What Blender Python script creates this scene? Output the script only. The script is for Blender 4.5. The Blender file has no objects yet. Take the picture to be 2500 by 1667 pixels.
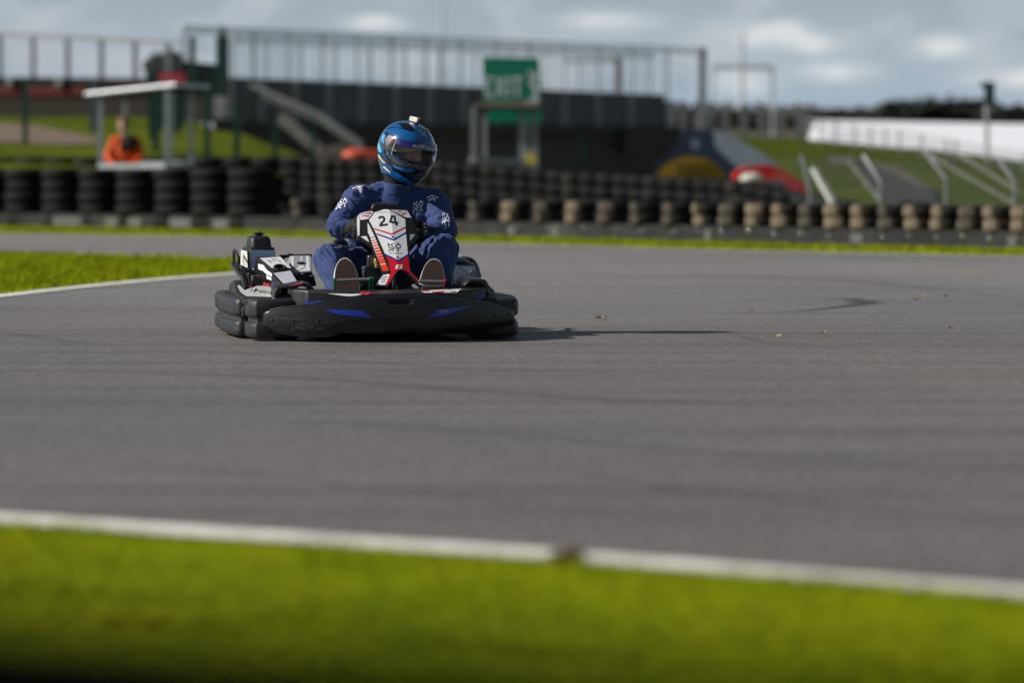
import bpy, bmesh, math, random
from mathutils import Matrix, Vector, noise
from mathutils.bvhtree import BVHTree
random.seed(7)
R = math.radians
scene = bpy.context.scene
col = scene.collection
# ------------------------------------------------------------------ camera model (reference frame 2500 x 1667)
F = 9028.0; HC = 0.843; HZ = 425.0
PIT = math.atan((833.5 - HZ) / F)
CR = Matrix.Rotation(math.pi / 2 - PIT, 3, 'X'); CO = Vector((0, 0, HC))
def ray(px, py): return (CR @ Vector(((px - 1250) / F, (833.5 - py) / F, -1))).normalized()
def W(px, py, Y):
    d = ray(px, py); return CO + d * (Y / d.y)
def G(px, py, z=0.0):
    d = ray(px, py); return CO + d * ((z - HC) / d.z)
YAW = R(11)
KM = Matrix.Translation((-0.558, 18.42, 0)) @ Matrix.Rotation(YAW, 4, 'Z'); KI = KM.inverted()
KI3 = KI.to_3x3(); KO = KI @ CO
def kray(px, py): return (KI3 @ ray(px, py)).normalized()
def kv(px, py, yl):
    d = kray(px, py); return KO + d * ((yl - KO.y) / d.y)
def kz(px, py, z):
    d = kray(px, py); return KO + d * ((z - KO.z) / d.z)

# ------------------------------------------------------------------ materials
MATS = {}
def mat(name, c, rough=0.6, metal=0.0, var=0.12, scale=8.0, bump=0.0, bscale=60.0, spec=0.5, dirt=None, dirtscale=14, dirtlo=.5, dirthi=.62, coat=0.0, sheen=0.0, stretch=None):
    if name in MATS: return MATS[name]
    m = bpy.data.materials.new(name); m.use_nodes = True; n = m.node_tree; p = n.nodes['Principled BSDF']
    tc = n.nodes.new('ShaderNodeTexCoord'); src = tc.outputs['Object']
    if stretch:
        mp = n.nodes.new('ShaderNodeMapping'); mp.inputs['Scale'].default_value = stretch; n.links.new(src, mp.inputs['Vector']); src = mp.outputs['Vector']
    nz = n.nodes.new('ShaderNodeTexNoise'); nz.inputs['Scale'].default_value = scale; nz.inputs['Detail'].default_value = 5
    n.links.new(src, nz.inputs['Vector'])
    cr = n.nodes.new('ShaderNodeValToRGB'); cr.color_ramp.elements[0].position = .3; cr.color_ramp.elements[1].position = .7
    lo = [max(0, v * (1 - var)) for v in c]; hi = [min(1, v * (1 + var)) for v in c]
    cr.color_ramp.elements[0].color = (*lo, 1); cr.color_ramp.elements[1].color = (*hi, 1)
    n.links.new(nz.outputs['Fac'], cr.inputs['Fac']); outc = cr.outputs['Color']
    if dirt:
        d = n.nodes.new('ShaderNodeTexNoise'); d.inputs['Scale'].default_value = dirtscale; d.inputs['Detail'].default_value = 8; d.inputs['Roughness'].default_value = .7
        n.links.new(src, d.inputs['Vector'])
        dr = n.nodes.new('ShaderNodeMapRange'); dr.inputs[1].default_value = dirtlo; dr.inputs[2].default_value = dirthi
        n.links.new(d.outputs['Fac'], dr.inputs[0])
        mx = n.nodes.new('ShaderNodeMix'); mx.data_type = 'RGBA'; mx.inputs[7].default_value = (*dirt, 1)
        n.links.new(dr.outputs[0], mx.inputs[0]); n.links.new(outc, mx.inputs[6]); outc = mx.outputs[2]
    n.links.new(outc, p.inputs['Base Color'])
    p.inputs['Roughness'].default_value = rough; p.inputs['Metallic'].default_value = metal
    p.inputs['Specular IOR Level'].default_value = spec; p.inputs['Coat Weight'].default_value = coat
    p.inputs['Coat Roughness'].default_value = .08; p.inputs['Sheen Weight'].default_value = sheen
    if bump:
        b = n.nodes.new('ShaderNodeBump'); b.inputs['Strength'].default_value = bump; b.inputs['Distance'].default_value = .01
        bn = n.nodes.new('ShaderNodeTexNoise'); bn.inputs['Scale'].default_value = bscale; bn.inputs['Detail'].default_value = 4
        n.links.new(src, bn.inputs['Vector']); n.links.new(bn.outputs['Fac'], b.inputs['Height']); n.links.new(b.outputs['Normal'], p.inputs['Normal'])
    MATS[name] = m; return m

M_black = mat('black plastic', (.012, .012, .013), .42, var=.3, bump=.08, bscale=150)
M_pod = mat('worn grey pod plastic', (.022, .024, .028), .5, var=.25, bump=.10, bscale=25, spec=.4, dirt=(.15, .145, .135), dirtscale=30, dirtlo=.57, dirthi=.82, stretch=(1, 1, 2.4))
M_bumper = mat('front bumper plastic', (.007, .008, .011), .36, var=.3, bump=.05, bscale=40, spec=.45, dirt=(.07, .07, .07), dirtscale=28, dirtlo=.62, dirthi=.86, stretch=(.6, 1, 3))
M_white = mat('white sticker', (.88, .88, .90), .28, var=.03, coat=.3, dirt=(.6, .6, .6), dirtscale=9, dirtlo=.55, dirthi=.9)
M_greyst = mat('light grey sticker', (.36, .38, .41), .35, var=.05)
M_red = mat('red sticker', (.62, .01, .03), .3, var=.06, coat=.3)
M_orange = mat('orange red sticker', (.85, .065, .03), .3, var=.06)
M_blue = mat('blue sticker', (.01, .03, .36), .3, var=.08, coat=.2)
M_ink = mat('dark grey lettering', (.03, .03, .035), .4, var=.05)
M_tube = mat('black painted steel', (.014, .014, .015), .22, var=.1, coat=.4)
M_steel = mat('brushed steel', (.42, .43, .44), .3, metal=1, var=.15)
M_alu = mat('grey aluminium', (.33, .34, .36), .4, metal=.6, var=.1)
M_rubber = mat('tyre rubber', (.016, .016, .016), .8, var=.2, dirt=(.12, .10, .08), dirtscale=8, dirtlo=.5, dirthi=.8)
M_dusty = mat('dusty tyre rubber', (.05, .045, .038), .85, var=.3, dirt=(.3, .25, .18), dirtscale=12, dirtlo=.35, dirthi=.75)
M_engred = mat('red engine paint', (.5, .02, .02), .4)
M_green = mat('green pedal end', (.0, .16, .07), .4)
M_brass = mat('brassy fluid bottle', (.35, .23, .1), .3)
M_suit = mat('navy suit fabric', (.032, .056, .172), .7, var=.06, scale=18, bump=.06, bscale=60, spec=.2, sheen=.1)
M_print = mat('white suit print', (.80, .82, .88), .75, var=.05)
M_glove = mat('black glove', (.008, .008, .009), .8, var=.2, bump=.3, bscale=90)
M_shoe = mat('dark blue canvas shoe', (.012, .014, .03), .8)
M_foxing = mat('white shoe rim', (.7, .68, .63), .6)
M_skin = mat('skin', (.58, .36, .28), .5, var=.08)
M_hair = mat('brown hair', (.12, .06, .03), .7, var=.4, scale=60)
M_helm = mat('blue helmet paint', (.004, .092, .285), .15, var=.02, coat=1.0)
M_helmdark = mat('dark navy helmet paint', (.004, .012, .05), .15, coat=.8)
M_helmblack = mat('black helmet paint', (.006, .006, .009), .22, coat=.5)
M_helmcyan = mat('light blue helmet paint', (.12, .5, .72), .2, coat=.6)
M_helmgrey = mat('grey helmet paint', (.06, .065, .075), .3)
M_silver = mat('silver badge', (.62, .65, .7), .3, metal=.7)
M_strip = mat('visor strip', (.012, .012, .13), .25, coat=.5)

def simple(name):
    m = bpy.data.materials.new(name); m.use_nodes = True; return m, m.node_tree, m.node_tree.nodes['Principled BSDF']
# sole waffle
M_sole, n, p = simple('brown waffle sole')
tc = n.nodes.new('ShaderNodeTexCoord'); mp = n.nodes.new('ShaderNodeMapping'); mp.inputs['Rotation'].default_value = (0, R(45), 0)
n.links.new(tc.outputs['Object'], mp.inputs[0]); ck = n.nodes.new('ShaderNodeTexChecker'); ck.inputs['Scale'].default_value = 105
n.links.new(mp.outputs[0], ck.inputs['Vector']); 
ck.inputs[1].default_value = (.075, .038, .028, 1); ck.inputs[2].default_value = (.038, .02, .015, 1); n.links.new(ck.outputs[0], p.inputs['Base Color']); p.inputs['Roughness'].default_value = .8
# visor: smoked, partly see-through
def glassy(name, tint, glossc, fac, rough=.03):
    m = bpy.data.materials.new(name); m.use_nodes = True; n = m.node_tree; n.nodes.clear()
    o = n.nodes.new('ShaderNodeOutputMaterial'); t = n.nodes.new('ShaderNodeBsdfTransparent'); g = n.nodes.new('ShaderNodeBsdfGlossy'); g.inputs['Roughness'].default_value = rough
    t.inputs[0].default_value = (*tint, 1); g.inputs[0].default_value = (*glossc, 1)
    fr = n.nodes.new('ShaderNodeFresnel'); fr.inputs[0].default_value = 1.5
    a = n.nodes.new('ShaderNodeMath'); a.operation = 'MULTIPLY_ADD'; a.inputs[1].default_value = 1.0; a.inputs[2].default_value = fac
    n.links.new(fr.outputs[0], a.inputs[0]); mx = n.nodes.new('ShaderNodeMixShader'); n.links.new(a.outputs[0], mx.inputs[0]); n.links.new(t.outputs[0], mx.inputs[1]); n.links.new(g.outputs[0], mx.inputs[2]); n.links.new(mx.outputs[0], o.inputs[0]); return m
M_visor = glassy('smoked visor', (.78, .74, .76), (.7, .72, .8), .03)

# ------------------------------------------------------------------ mesh collector
class MB:
    def __init__(s): s.v = []; s.f = []
    def add(s, vs, fs, M=None):
        o = len(s.v)
        for v in vs: s.v.append(tuple(M @ Vector(v)) if M else tuple(v))
        for f in fs: s.f.append([i + o for i in f])
        return s
    def box(s, c, d, M=None):
        x, y, z = c; a, b, e = d[0] / 2, d[1] / 2, d[2] / 2
        vs = [(x + i * a, y + j * b, z + k * e) for k in (-1, 1) for j in (-1, 1) for i in (-1, 1)]
        return s.add(vs, [(0, 2, 3, 1), (4, 5, 7, 6), (0, 1, 5, 4), (2, 6, 7, 3), (0, 4, 6, 2), (1, 3, 7, 5)], M)
    def bar(s, a, b, w, h=None, up=(0, 0, 1)):
        a = Vector(a); b = Vector(b); h = h or w; d = (b - a); L = d.length; d.normalize(); u = Vector(up)
        x = d.cross(u)
        if x.length < 1e-4: x = d.cross(Vector((0, 1, 0)))
        x.normalize(); u = x.cross(d)
        vs = []
        for p in (a, b):
            for i, j in ((-1, -1), (1, -1), (1, 1), (-1, 1)): vs.append(p + x * i * w / 2 + u * j * h / 2)
        return s.add(vs, [(0, 1, 2, 3), (4, 7, 6, 5), (0, 4, 5, 1), (1, 5, 6, 2), (2, 6, 7, 3), (3, 7, 4, 0)])
    def tube(s, pts, r, seg=10, closed=False):
        pts = [Vector(p) for p in pts]; n = len(pts); rs = r if isinstance(r, (list, tuple)) else [r] * n
        prev = None; vs = []
        for i, p in enumerate(pts):
            a = pts[(i - 1) % n] if (i or closed) else p; b = pts[(i + 1) % n] if (i < n - 1 or closed) else p
            d = (b - a).normalized()
            if prev is None:
                x = d.cross(Vector((0, 0, 1)));
                if x.length < 1e-3: x = d.cross(Vector((0, 1, 0)))
            else: x = prev - d * prev.dot(d)
            x.normalize(); prev = x; y = d.cross(x)
            for k in range(seg):
                t = 2 * math.pi * k / seg; vs.append(p + (x * math.cos(t) + y * math.sin(t)) * rs[i])
        fs = []
        m = n if closed else n - 1
        for i in range(m):
            for k in range(seg):
                j = (i + 1) % n
                fs.append((i * seg + k, i * seg + (k + 1) % seg, j * seg + (k + 1) % seg, j * seg + k))
        if not closed: fs.append(tuple(range(seg - 1, -1, -1))); fs.append(tuple((n - 1) * seg + k for k in range(seg)))
        return s.add(vs, fs)
    def lathe(s, prof, o=(0, 0, 0), axis=(0, 0, 1), seg=24, closed=False):
        ax = Vector(axis).normalized(); x = ax.cross(Vector((0, 0, 1)))
        if x.length < 1e-3: x = Vector((1, 0, 0))
        x.normalize(); y = ax.cross(x); o = Vector(o); vs = []
        for r, h in prof:
            for k in range(seg):
                t = 2 * math.pi * k / seg; vs.append(o + ax * h + (x * math.cos(t) + y * math.sin(t)) * r)
        n = len(prof); fs = []
        for i in range(n if closed else n - 1):
            j = (i + 1) % n
            for k in range(seg): fs.append((i * seg + k, j * seg + k, j * seg + (k + 1) % seg, i * seg + (k + 1) % seg))
        if not closed:
            if prof[0][0] > 1e-6: fs.append(tuple(range(seg)))
            if prof[-1][0] > 1e-6: fs.append(tuple((n - 1) * seg + k for k in range(seg - 1, -1, -1)))
        return s.add(vs, fs)
    def capsule(s, a, b, ra, rb, seg=20):
        a = Vector(a); b = Vector(b); d = b - a; L = d.length or 1e-4; prof = []
        for i in range(7): t = math.pi / 2 * (1 - i / 6); prof.append((max(ra * math.cos(t), 1e-4), -ra * math.sin(t)))
        for i in range(7): t = math.pi / 2 * i / 6; prof.append((max(rb * math.cos(t), 1e-4), L + rb * math.sin(t)))
        return s.lathe(prof, a, d if d.length > 1e-5 else (0, 0, 1), seg)
    def ell(s, c, r, M=None, seg=20):
        vs = []; n = 12
        for i in range(n + 1):
            t = math.pi * i / n
            for k in range(seg):
                u = 2 * math.pi * k / seg; q = Vector((r[0] * max(math.sin(t), .002) * math.cos(u), r[1] * max(math.sin(t), .002) * math.sin(u), r[2] * math.cos(t)))
                if M: q = M @ q
                vs.append(Vector(c) + q)
        fs = [(i * seg + k, (i + 1) * seg + k, (i + 1) * seg + (k + 1) % seg, i * seg + (k + 1) % seg) for i in range(n) for k in range(seg)]
        fs.append(tuple(range(seg))); fs.append(tuple(n * seg + k for k in range(seg - 1, -1, -1)))
        return s.add(vs, fs)

def tag(o, label=None, cat=None, group=None, kind=None):
    if label: o['label'] = label
    if cat: o['category'] = cat
    if group: o['group'] = group
    if kind: o['kind'] = kind
    return o
def empty(name, loc=(0, 0, 0), rz=0, label=None, cat=None, group=None):
    o = bpy.data.objects.new(name, None); col.objects.link(o); o.location = loc; o.rotation_euler = (0, 0, rz); o.empty_display_size = .2
    return tag(o, label, cat, group)
def obj(name, mb, m, parent=None, smooth=True, off=None, bevel=0, subsurf=0, fixn=True, ang=35):
    me = bpy.data.meshes.new(name)
    vs = mb.v
    if off is not None: vs = [(v[0] - off[0], v[1] - off[1], v[2] - off[2]) for v in vs]
    me.from_pydata(vs, [], mb.f)
    if fixn:
        bm = bmesh.new(); bm.from_mesh(me); bmesh.ops.recalc_face_normals(bm, faces=bm.faces); bm.to_mesh(me); bm.free()
    me.update()
    if smooth:
        try: me.shade_smooth(); me.set_sharp_from_angle(angle=R(ang))
        except Exception: pass
    o = bpy.data.objects.new(name, me); col.objects.link(o); me.materials.append(m)
    if parent: o.parent = parent
    if bevel:
        b = o.modifiers.new('b', 'BEVEL'); b.width = bevel; b.segments = 2; b.limit_method = 'ANGLE'; b.angle_limit = R(30)
    if subsurf:
        q = o.modifiers.new('s', 'SUBSURF'); q.levels = subsurf; q.render_levels = subsurf
    return o
def copy_tree(o, parent=None):
    c = o.copy(); col.objects.link(c)
    if parent: c.parent = parent
    for ch in o.children: copy_tree(ch, c)
    return c

# pixel polygons -> real surfaces. mapfn gives the 3D point on the surface the outline lies on
def pxmesh(polys, mapfn, step=None, bx=(), thick=None, off=0.0, maxedge=None, mb=None):
    mb = mb or MB()
    for poly in polys:
        bm = bmesh.new()
        vs = [bm.verts.new((p[0], p[1], 0)) for p in poly]; bm.faces.new(vs); bm.normal_update()
        bmesh.ops.triangulate(bm, faces=bm.faces[:])
        def cut(co, no): bmesh.ops.bisect_plane(bm, geom=bm.verts[:] + bm.edges[:] + bm.faces[:], plane_co=co, plane_no=no, dist=1e-5)
        if step:
            xs = [p[0] for p in poly]; ys = [p[1] for p in poly]
            x = math.ceil(min(xs) / step) * step
            while x < max(xs): cut((x, 0, 0), (1, 0, 0)); x += step
            y = math.ceil(min(ys) / step) * step
            while y < max(ys): cut((0, y, 0), (0, 1, 0)); y += step
        for (co, no) in bx: cut(co, no)
        bmesh.ops.remove_doubles(bm, verts=bm.verts[:], dist=1e-4)
        bm.verts.index_update()
        P = []
        for v in bm.verts:
            q = mapfn(v.co.x, v.co.y, off); P.append(q)
        fs = [[v.index for v in f.verts] for f in bm.faces]
        if maxedge: fs = [f for f in fs if all((P[a_] - P[b_]).length < maxedge for a_, b_ in zip(f, f[1:] + f[:1]))]
        # orient towards the viewer side (-Y)
        nn = Vector()
        for f in fs: nn += (P[f[1]] - P[f[0]]).cross(P[f[2]] - P[f[0]])
        if nn.y > 0: fs = [f[::-1] for f in fs]
        if thick is None: mb.add(P, fs)
        else:
            n0 = len(P); T = Vector(thick); allv = P + [q + T for q in P]; ff = list(fs) + [[i + n0 for i in f[::-1]] for f in fs]
            cnt = {}
            for f in fs:
                for a, b in zip(f, f[1:] + f[:1]): cnt[(a, b)] = 1
            for (a, b) in list(cnt):
                if (b, a) not in cnt: ff.append([b, a, a + n0, b + n0])
            mb.add(allv, ff)
        bm.free()
    return mb
def zm(ox, oy, s):
    return lambda *pts: [(ox + x * s, oy + y * s) for x, y in pts]
ZN = zm(840, 490, .146667); ZE = zm(520, 560, .110544); Z1 = zm(500, 530, .210416); Z2 = zm(750, 260, .229578); Z3 = zm(880, 480, .242354); ZH = zm(910, 270, .127532)
ZL = zm(0, 40, .382716); ZM = zm(400, 40, .297619); ZR = zm(1700, 60, .382592); ZC = zm(1050, 80, .357143); ZX = zm(1120, 100, .216847); ZU = zm(1600, 280, .229568)

def strip(pts, w):
    pts = [Vector((p[0], p[1])) for p in pts]; L = []; Rr = []
    n = len(pts)
    for i, p in enumerate(pts):
        d0 = (p - pts[i - 1]).normalized() if i else None; d1 = (pts[i + 1] - p).normalized() if i < n - 1 else None
        if d0 is None: nrm = Vector((-d1.y, d1.x)); k = 1
        elif d1 is None: nrm = Vector((-d0.y, d0.x)); k = 1
        else:
            n0 = Vector((-d0.y, d0.x)); n1 = Vector((-d1.y, d1.x)); nrm = (n0 + n1).normalized(); k = min(1 / max(nrm.dot(n1), .35), 2.2)
        L.append(p + nrm * w / 2 * k); Rr.append(p - nrm * w / 2 * k)
    return [[tuple(L[i]), tuple(L[i + 1]), tuple(Rr[i + 1]), tuple(Rr[i])] for i in range(n - 1)]
# the four letter mark K A / R T in a unit square, y down
KART = [([(.06, .02), (.06, .42)], .1), ([(.44, .02), (.2, .22), (.44, .42)], .09), ([(.54, .42), (.76, .04), (.98, .42)], .1),
        ([(.02, .54), (.42, .54), (.44, .68), (.14, .74)], .09), ([(.2, .76), (.44, .96)], .09), ([(.06, .74), (.06, .96)], .1), ([(.52, .54), (.98, .54)], .09), ([(.76, .6), (.76, .96)], .1)]
def logo(quad, strokes=KART):
    # quad: TL, TR, BR, BL in pixels
    out = []
    TL, TR, BR, BL = [Vector(q) for q in quad]
    for pts, w in strokes:
        for q in strip(pts, w):
            out.append([tuple((TL * (1 - u) + TR * u) * (1 - v) + (BL * (1 - u) + BR * u) * v) for u, v in q])
    return out
_tc = {}
def text2d(s):
    if s in _tc: return _tc[s]
    cu = bpy.data.curves.new('t', 'FONT'); cu.body = s; cu.resolution_u = 2; cu.offset = .012
    o = bpy.data.objects.new('t', cu); me = o.to_mesh()
    V = [(v.co.x, v.co.y) for v in me.vertices]; Fc = [list(q.vertices) for q in me.polygons]
    o.to_mesh_clear(); bpy.data.objects.remove(o); bpy.data.curves.remove(cu)
    x0 = min(v[0] for v in V); x1 = max(v[0] for v in V); y0 = min(v[1] for v in V); y1 = max(v[1] for v in V)
    V = [((x - x0) / (x1 - x0), (y1 - y) / (y1 - y0)) for x, y in V]
    _tc[s] = (V, Fc); return V, Fc
def pxtext(s, quad, mapfn, off, mb=None):
    mb = mb or MB(); V, Fc = text2d(s); TL, TR, BR, BL = [Vector(q) for q in quad]; P = []
    for u, v in V:
        q = (TL * (1 - u) + TR * u) * (1 - v) + (BL * (1 - u) + BR * u) * v; P.append(mapfn(q.x, q.y, off))
    f0 = Fc[0]; nn = Vector()
    for f in Fc: nn += (P[f[1]] - P[f[0]]).cross(P[f[2]] - P[f[0]])
    if nn.y > 0: Fc = [f[::-1] for f in Fc]
    return mb.add(P, Fc)
def caster(o, off=(0, 0, 0)):
    dg = bpy.context.evaluated_depsgraph_get(); e = o.evaluated_get(dg); me = e.to_mesh()
    V = [v.co + Vector(off) for v in me.vertices]; Fc = [list(q.vertices) for q in me.polygons]; b = BVHTree.FromPolygons(V, Fc); e.to_mesh_clear()
    def fn(px, py, offm, kart=True):
        d = kray(px, py) if kart else ray(px, py); oo = KO if kart else CO
        h = b.ray_cast(oo, d)
        if h[0] is None:
            h = b.find_nearest(oo + d * ((oo - (V[0])).length))
        nn = h[1]
        if nn.dot(d) > 0: nn = -nn
        return h[0] + nn * offm
    return fn
def remeshed(name, mb, m, voxel, parent, off=(0, 0, 0), smooth=6, disp=None, ang=None, post=0):
    me = bpy.data.meshes.new('tmp'); me.from_pydata(mb.v, [], mb.f)
    bm = bmesh.new(); bm.from_mesh(me); bmesh.ops.recalc_face_normals(bm, faces=bm.faces); bm.to_mesh(me); bm.free()
    t = bpy.data.objects.new('tmp', me); col.objects.link(t); q = t.modifiers.new('r', 'REMESH'); q.mode = 'VOXEL'; q.voxel_size = voxel
    dg = bpy.context.evaluated_depsgraph_get(); me2 = bpy.data.meshes.new_from_object(t.evaluated_get(dg)); bpy.data.objects.remove(t); bpy.data.meshes.remove(me)
    bm = bmesh.new(); bm.from_mesh(me2)
    for _ in range(smooth): bmesh.ops.smooth_vert(bm, verts=bm.verts, factor=.5, use_axis_x=True, use_axis_y=True, use_axis_z=True)
    bm.normal_update()
    if disp:
        nv = [(v.co + v.normal * disp(v.co, v.normal)) for v in bm.verts]
        for v, c in zip(bm.verts, nv): v.co = c
        for _ in range(post): bmesh.ops.smooth_vert(bm, verts=bm.verts, factor=.5, use_axis_x=True, use_axis_y=True, use_axis_z=True)
    for v in bm.verts: v.co -= Vector(off)
    bm.to_mesh(me2); bm.free(); me2.name = name; me2.shade_smooth(); me2.materials.clear(); me2.materials.append(m)
    o = bpy.data.objects.new(name, me2); col.objects.link(o)
    if parent: o.parent = parent
    return o
def catmull(pts, n=6, closed=False):
    pts = [Vector(p) for p in pts]; out = []; N = len(pts)
    for i in range(N if closed else N - 1):
        p0 = pts[(i - 1) % N] if (closed or i) else pts[0]; p1 = pts[i]; p2 = pts[(i + 1) % N]; p3 = pts[(i + 2) % N] if (closed or i < N - 2) else pts[-1]
        for k in range(n):
            t = k / n; out.append(.5 * ((2 * p1) + (-p0 + p2) * t + (2 * p0 - 5 * p1 + 4 * p2 - p3) * t * t + (-p0 + 3 * p1 - 3 * p2 + p3) * t ** 3))
    if not closed: out.append(pts[-1])
    return out
ORD = ['first', 'second', 'third', 'fourth', 'fifth', 'sixth', 'seventh', 'eighth', 'ninth', 'tenth', 'eleventh', 'twelfth', 'thirteenth', 'fourteenth', 'fifteenth', 'sixteenth', 'seventeenth', 'eighteenth', 'nineteenth', 'twentieth', 'twenty-first', 'twenty-second', 'twenty-third', 'twenty-fourth', 'twenty-fifth', 'twenty-sixth', 'twenty-seventh', 'twenty-eighth', 'twenty-ninth', 'thirtieth', 'thirty-first', 'thirty-second', 'thirty-third', 'thirty-fourth']
# ================================================================== KART
kart = empty('go_kart', KM.translation, YAW, 'black and white rental go-kart number 24 cornering on the tarmac with its driver', 'go-kart')
def part(name, mb, m, parent=kart, **k): return obj(name, mb, m, parent, **k)

# front bumper fairing -------------------------------------------------
def yf(x): return .25 * (abs(x) / .64) ** 2.3
def lerp(tab, x):
    if x <= tab[0][0]: return tab[0][1]
    for (a, b), (c, d) in zip(tab, tab[1:]):
        if x <= c: return b + (d - b) * (x - a) / (c - a)
    return tab[-1][1]
ZT = [(-.645, .148), (-.63, .160), (-.56, .18), (-.43, .196), (-.30, .224), (-.17, .243), (.0, .248), (.20, .246), (.33, .228), (.45, .208), (.56, .183), (.61, .168), (.64, .155)]
ZB = [(-.645, .066), (-.62, .055), (-.55, .042), (-.45, .026), (-.33, .030), (-.28, .05), (.05, .05), (.10, .052), (.13, .038), (.18, .036), (.45, .052), (.57, .068), (.64, .078)]
def fb(x, t):
    z0 = lerp(ZB, x); z1 = lerp(ZT, x); z = z0 + (z1 - z0) * t
    y = yf(x) + .008 * abs(2 * t - 1.0) ** 2 + (.022 * (1 - t / .22) if t < .22 else 0) + (.022 if t > .93 else 0) + (.006 if abs(t - .5) < .02 else 0)
    return Vector((x - .01, y, z))
b = MB(); NX = 72; TS = [0, .04, .12, .25, .40, .55, .70, .84, .93, .98, 1.0]
rows = []
for i in range(NX + 1):
    x = -.645 + 1.285 * i / NX; rows.append([fb(x, t) for t in TS])
back = [[p + Vector((0, .05, -.004 if k > 5 else .004)) for k, p in enumerate(r)] for r in rows]
nt = len(TS); vs = [p for r in rows for p in r] + [p for r in back for p in r]; o2 = (NX + 1) * nt; fs = []
for i in range(NX):
    for k in range(nt - 1):
        a = i * nt + k; fs.append((a, a + 1, a + nt + 1, a + nt)); fs.append((o2 + a, o2 + a + nt, o2 + a + nt + 1, o2 + a + 1))
    a = i * nt; fs.append((a, a + nt, o2 + a + nt, o2 + a)); a = i * nt + nt - 1; fs.append((a, o2 + a, o2 + a + nt, a + nt))
for i in (0, NX):
    for k in range(nt - 1):
        a = i * nt + k; fs.append((a, o2 + a, o2 + a + 1, a + 1))
b.add(vs, fs); bump = part('front_bumper', b, M_bumper, ang=50); bump['label'] = 'wide scuffed black front bumper with blue stickers'
cb = caster(bump)
part('sticker', pxmesh([[(792.5, 755.4), (840, 756), (886, 758.5), (911, 776.5), (856, 771), (825, 767)]], cb, 6, off=.002), M_blue, bump, smooth=False)
part('sticker', pxmesh([Z3((680, 1215), (780, 1140), (1118, 1098), (935, 1165), (830, 1200))], cb, 6, off=.002), M_blue, bump, smooth=False)
part('lettering', pxmesh([q for P in [[(790, 1165), (805, 1140), (815, 1160), (830, 1138)], [(838, 1160), (850, 1140), (862, 1158), (878, 1135), (872, 1160)], [(800, 1172), (905, 1155)]] for q in strip(Z3(*P), 1.0)], cb, 8, off=.0035), M_greyst, bump, smooth=False)
part('grip_slot', pxmesh([Z3((262, 1040), (498, 1036), (480, 1082), (300, 1090))], cb, 8, off=.0015), mat('painted slot shade', (.002, .002, .002), .9), bump, smooth=False)  # flat black shape paints the shade of the recessed slot
part('slot_lip', pxmesh([Z3((500, 1034), (558, 1030), (515, 1090), (482, 1084))] + [Z3((300, 1091), (515, 1091), (512, 1097), (302, 1097))], cb, 8, off=.003), mat('painted lit lip', (.09, .09, .09), .5), bump, smooth=False)  # paler shapes paint the slot's slanted edge as lit
for q in ((795, 1197), (1030, 1197), (1318, 1205)):
    c = cb(*Z1(q)[0], .001); part('bolt', MB().ell(c, (.008, .003, .008), seg=10), M_black, bump)
for q in ((1495, 1180), (1168, 1210), (1355, 1195)):
    c = cb(*Z3(q)[0], .002); part('bolt', MB().ell(c, (.007, .004, .007), seg=10), M_black, bump)

# nose tray behind the bumper -------------------------------------------
b = MB(); plan = [(-.50, .30), (-.44, .20), (-.2, .10), (0, .075), (.2, .10), (.40, .20), (.49, .30), (.49, .48), (.2, .52), (-.2, .52), (-.50, .48)]
def tz(x): return .240 + .022 * min(1, (abs(x) / .45)) ** 2
vs = [(x, y, tz(x) + .012 * (y - .1)) for x, y in plan] + [(x, y, .10) for x, y in plan]; n = len(plan)
b.add(vs, [tuple(range(n)), tuple(range(2 * n - 1, n - 1, -1))] + [(i, i + n, (i + 1) % n + n, (i + 1) % n) for i in range(n)])
tray = part('nose_tray', b, M_black, bevel=.01)
ct = caster(tray)
part('sticker', pxmesh([Z1((1160, 948), (1400, 972), (1200, 1008), (1180, 1005))], ct, off=.003), M_blue, tray, smooth=False)
part('sticker', pxmesh([Z3((1040, 1020), (1230, 985), (1222, 1030), (1150, 1034))], ct, off=.003), M_blue, tray, smooth=False)
def zmap(z): return lambda px, py, off: kz(px, py, z + off)
dk = ct
part('deck_sticker', pxmesh([Z1((1430, 888), (1900, 898), (1900, 915), (1640, 918))], dk, 5, off=.003, maxedge=.12), M_white, tray, smooth=False)
part('deck_sticker', pxmesh([Z3((610, 952), (1020, 934), (960, 972), (640, 975))], dk, 5, off=.003, maxedge=.12), M_white, tray, smooth=False)
for q_ in (Z3((0, 966), (60, 968), (128, 985), (0, 990)), Z3((620, 955), (700, 950), (690, 958), (622, 962)), Z3((720, 968), (860, 960), (800, 975), (720, 976))): part('deck_stripe', pxmesh([q_], dk, 5, off=.005, maxedge=.12), M_red, tray, smooth=False)

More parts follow.
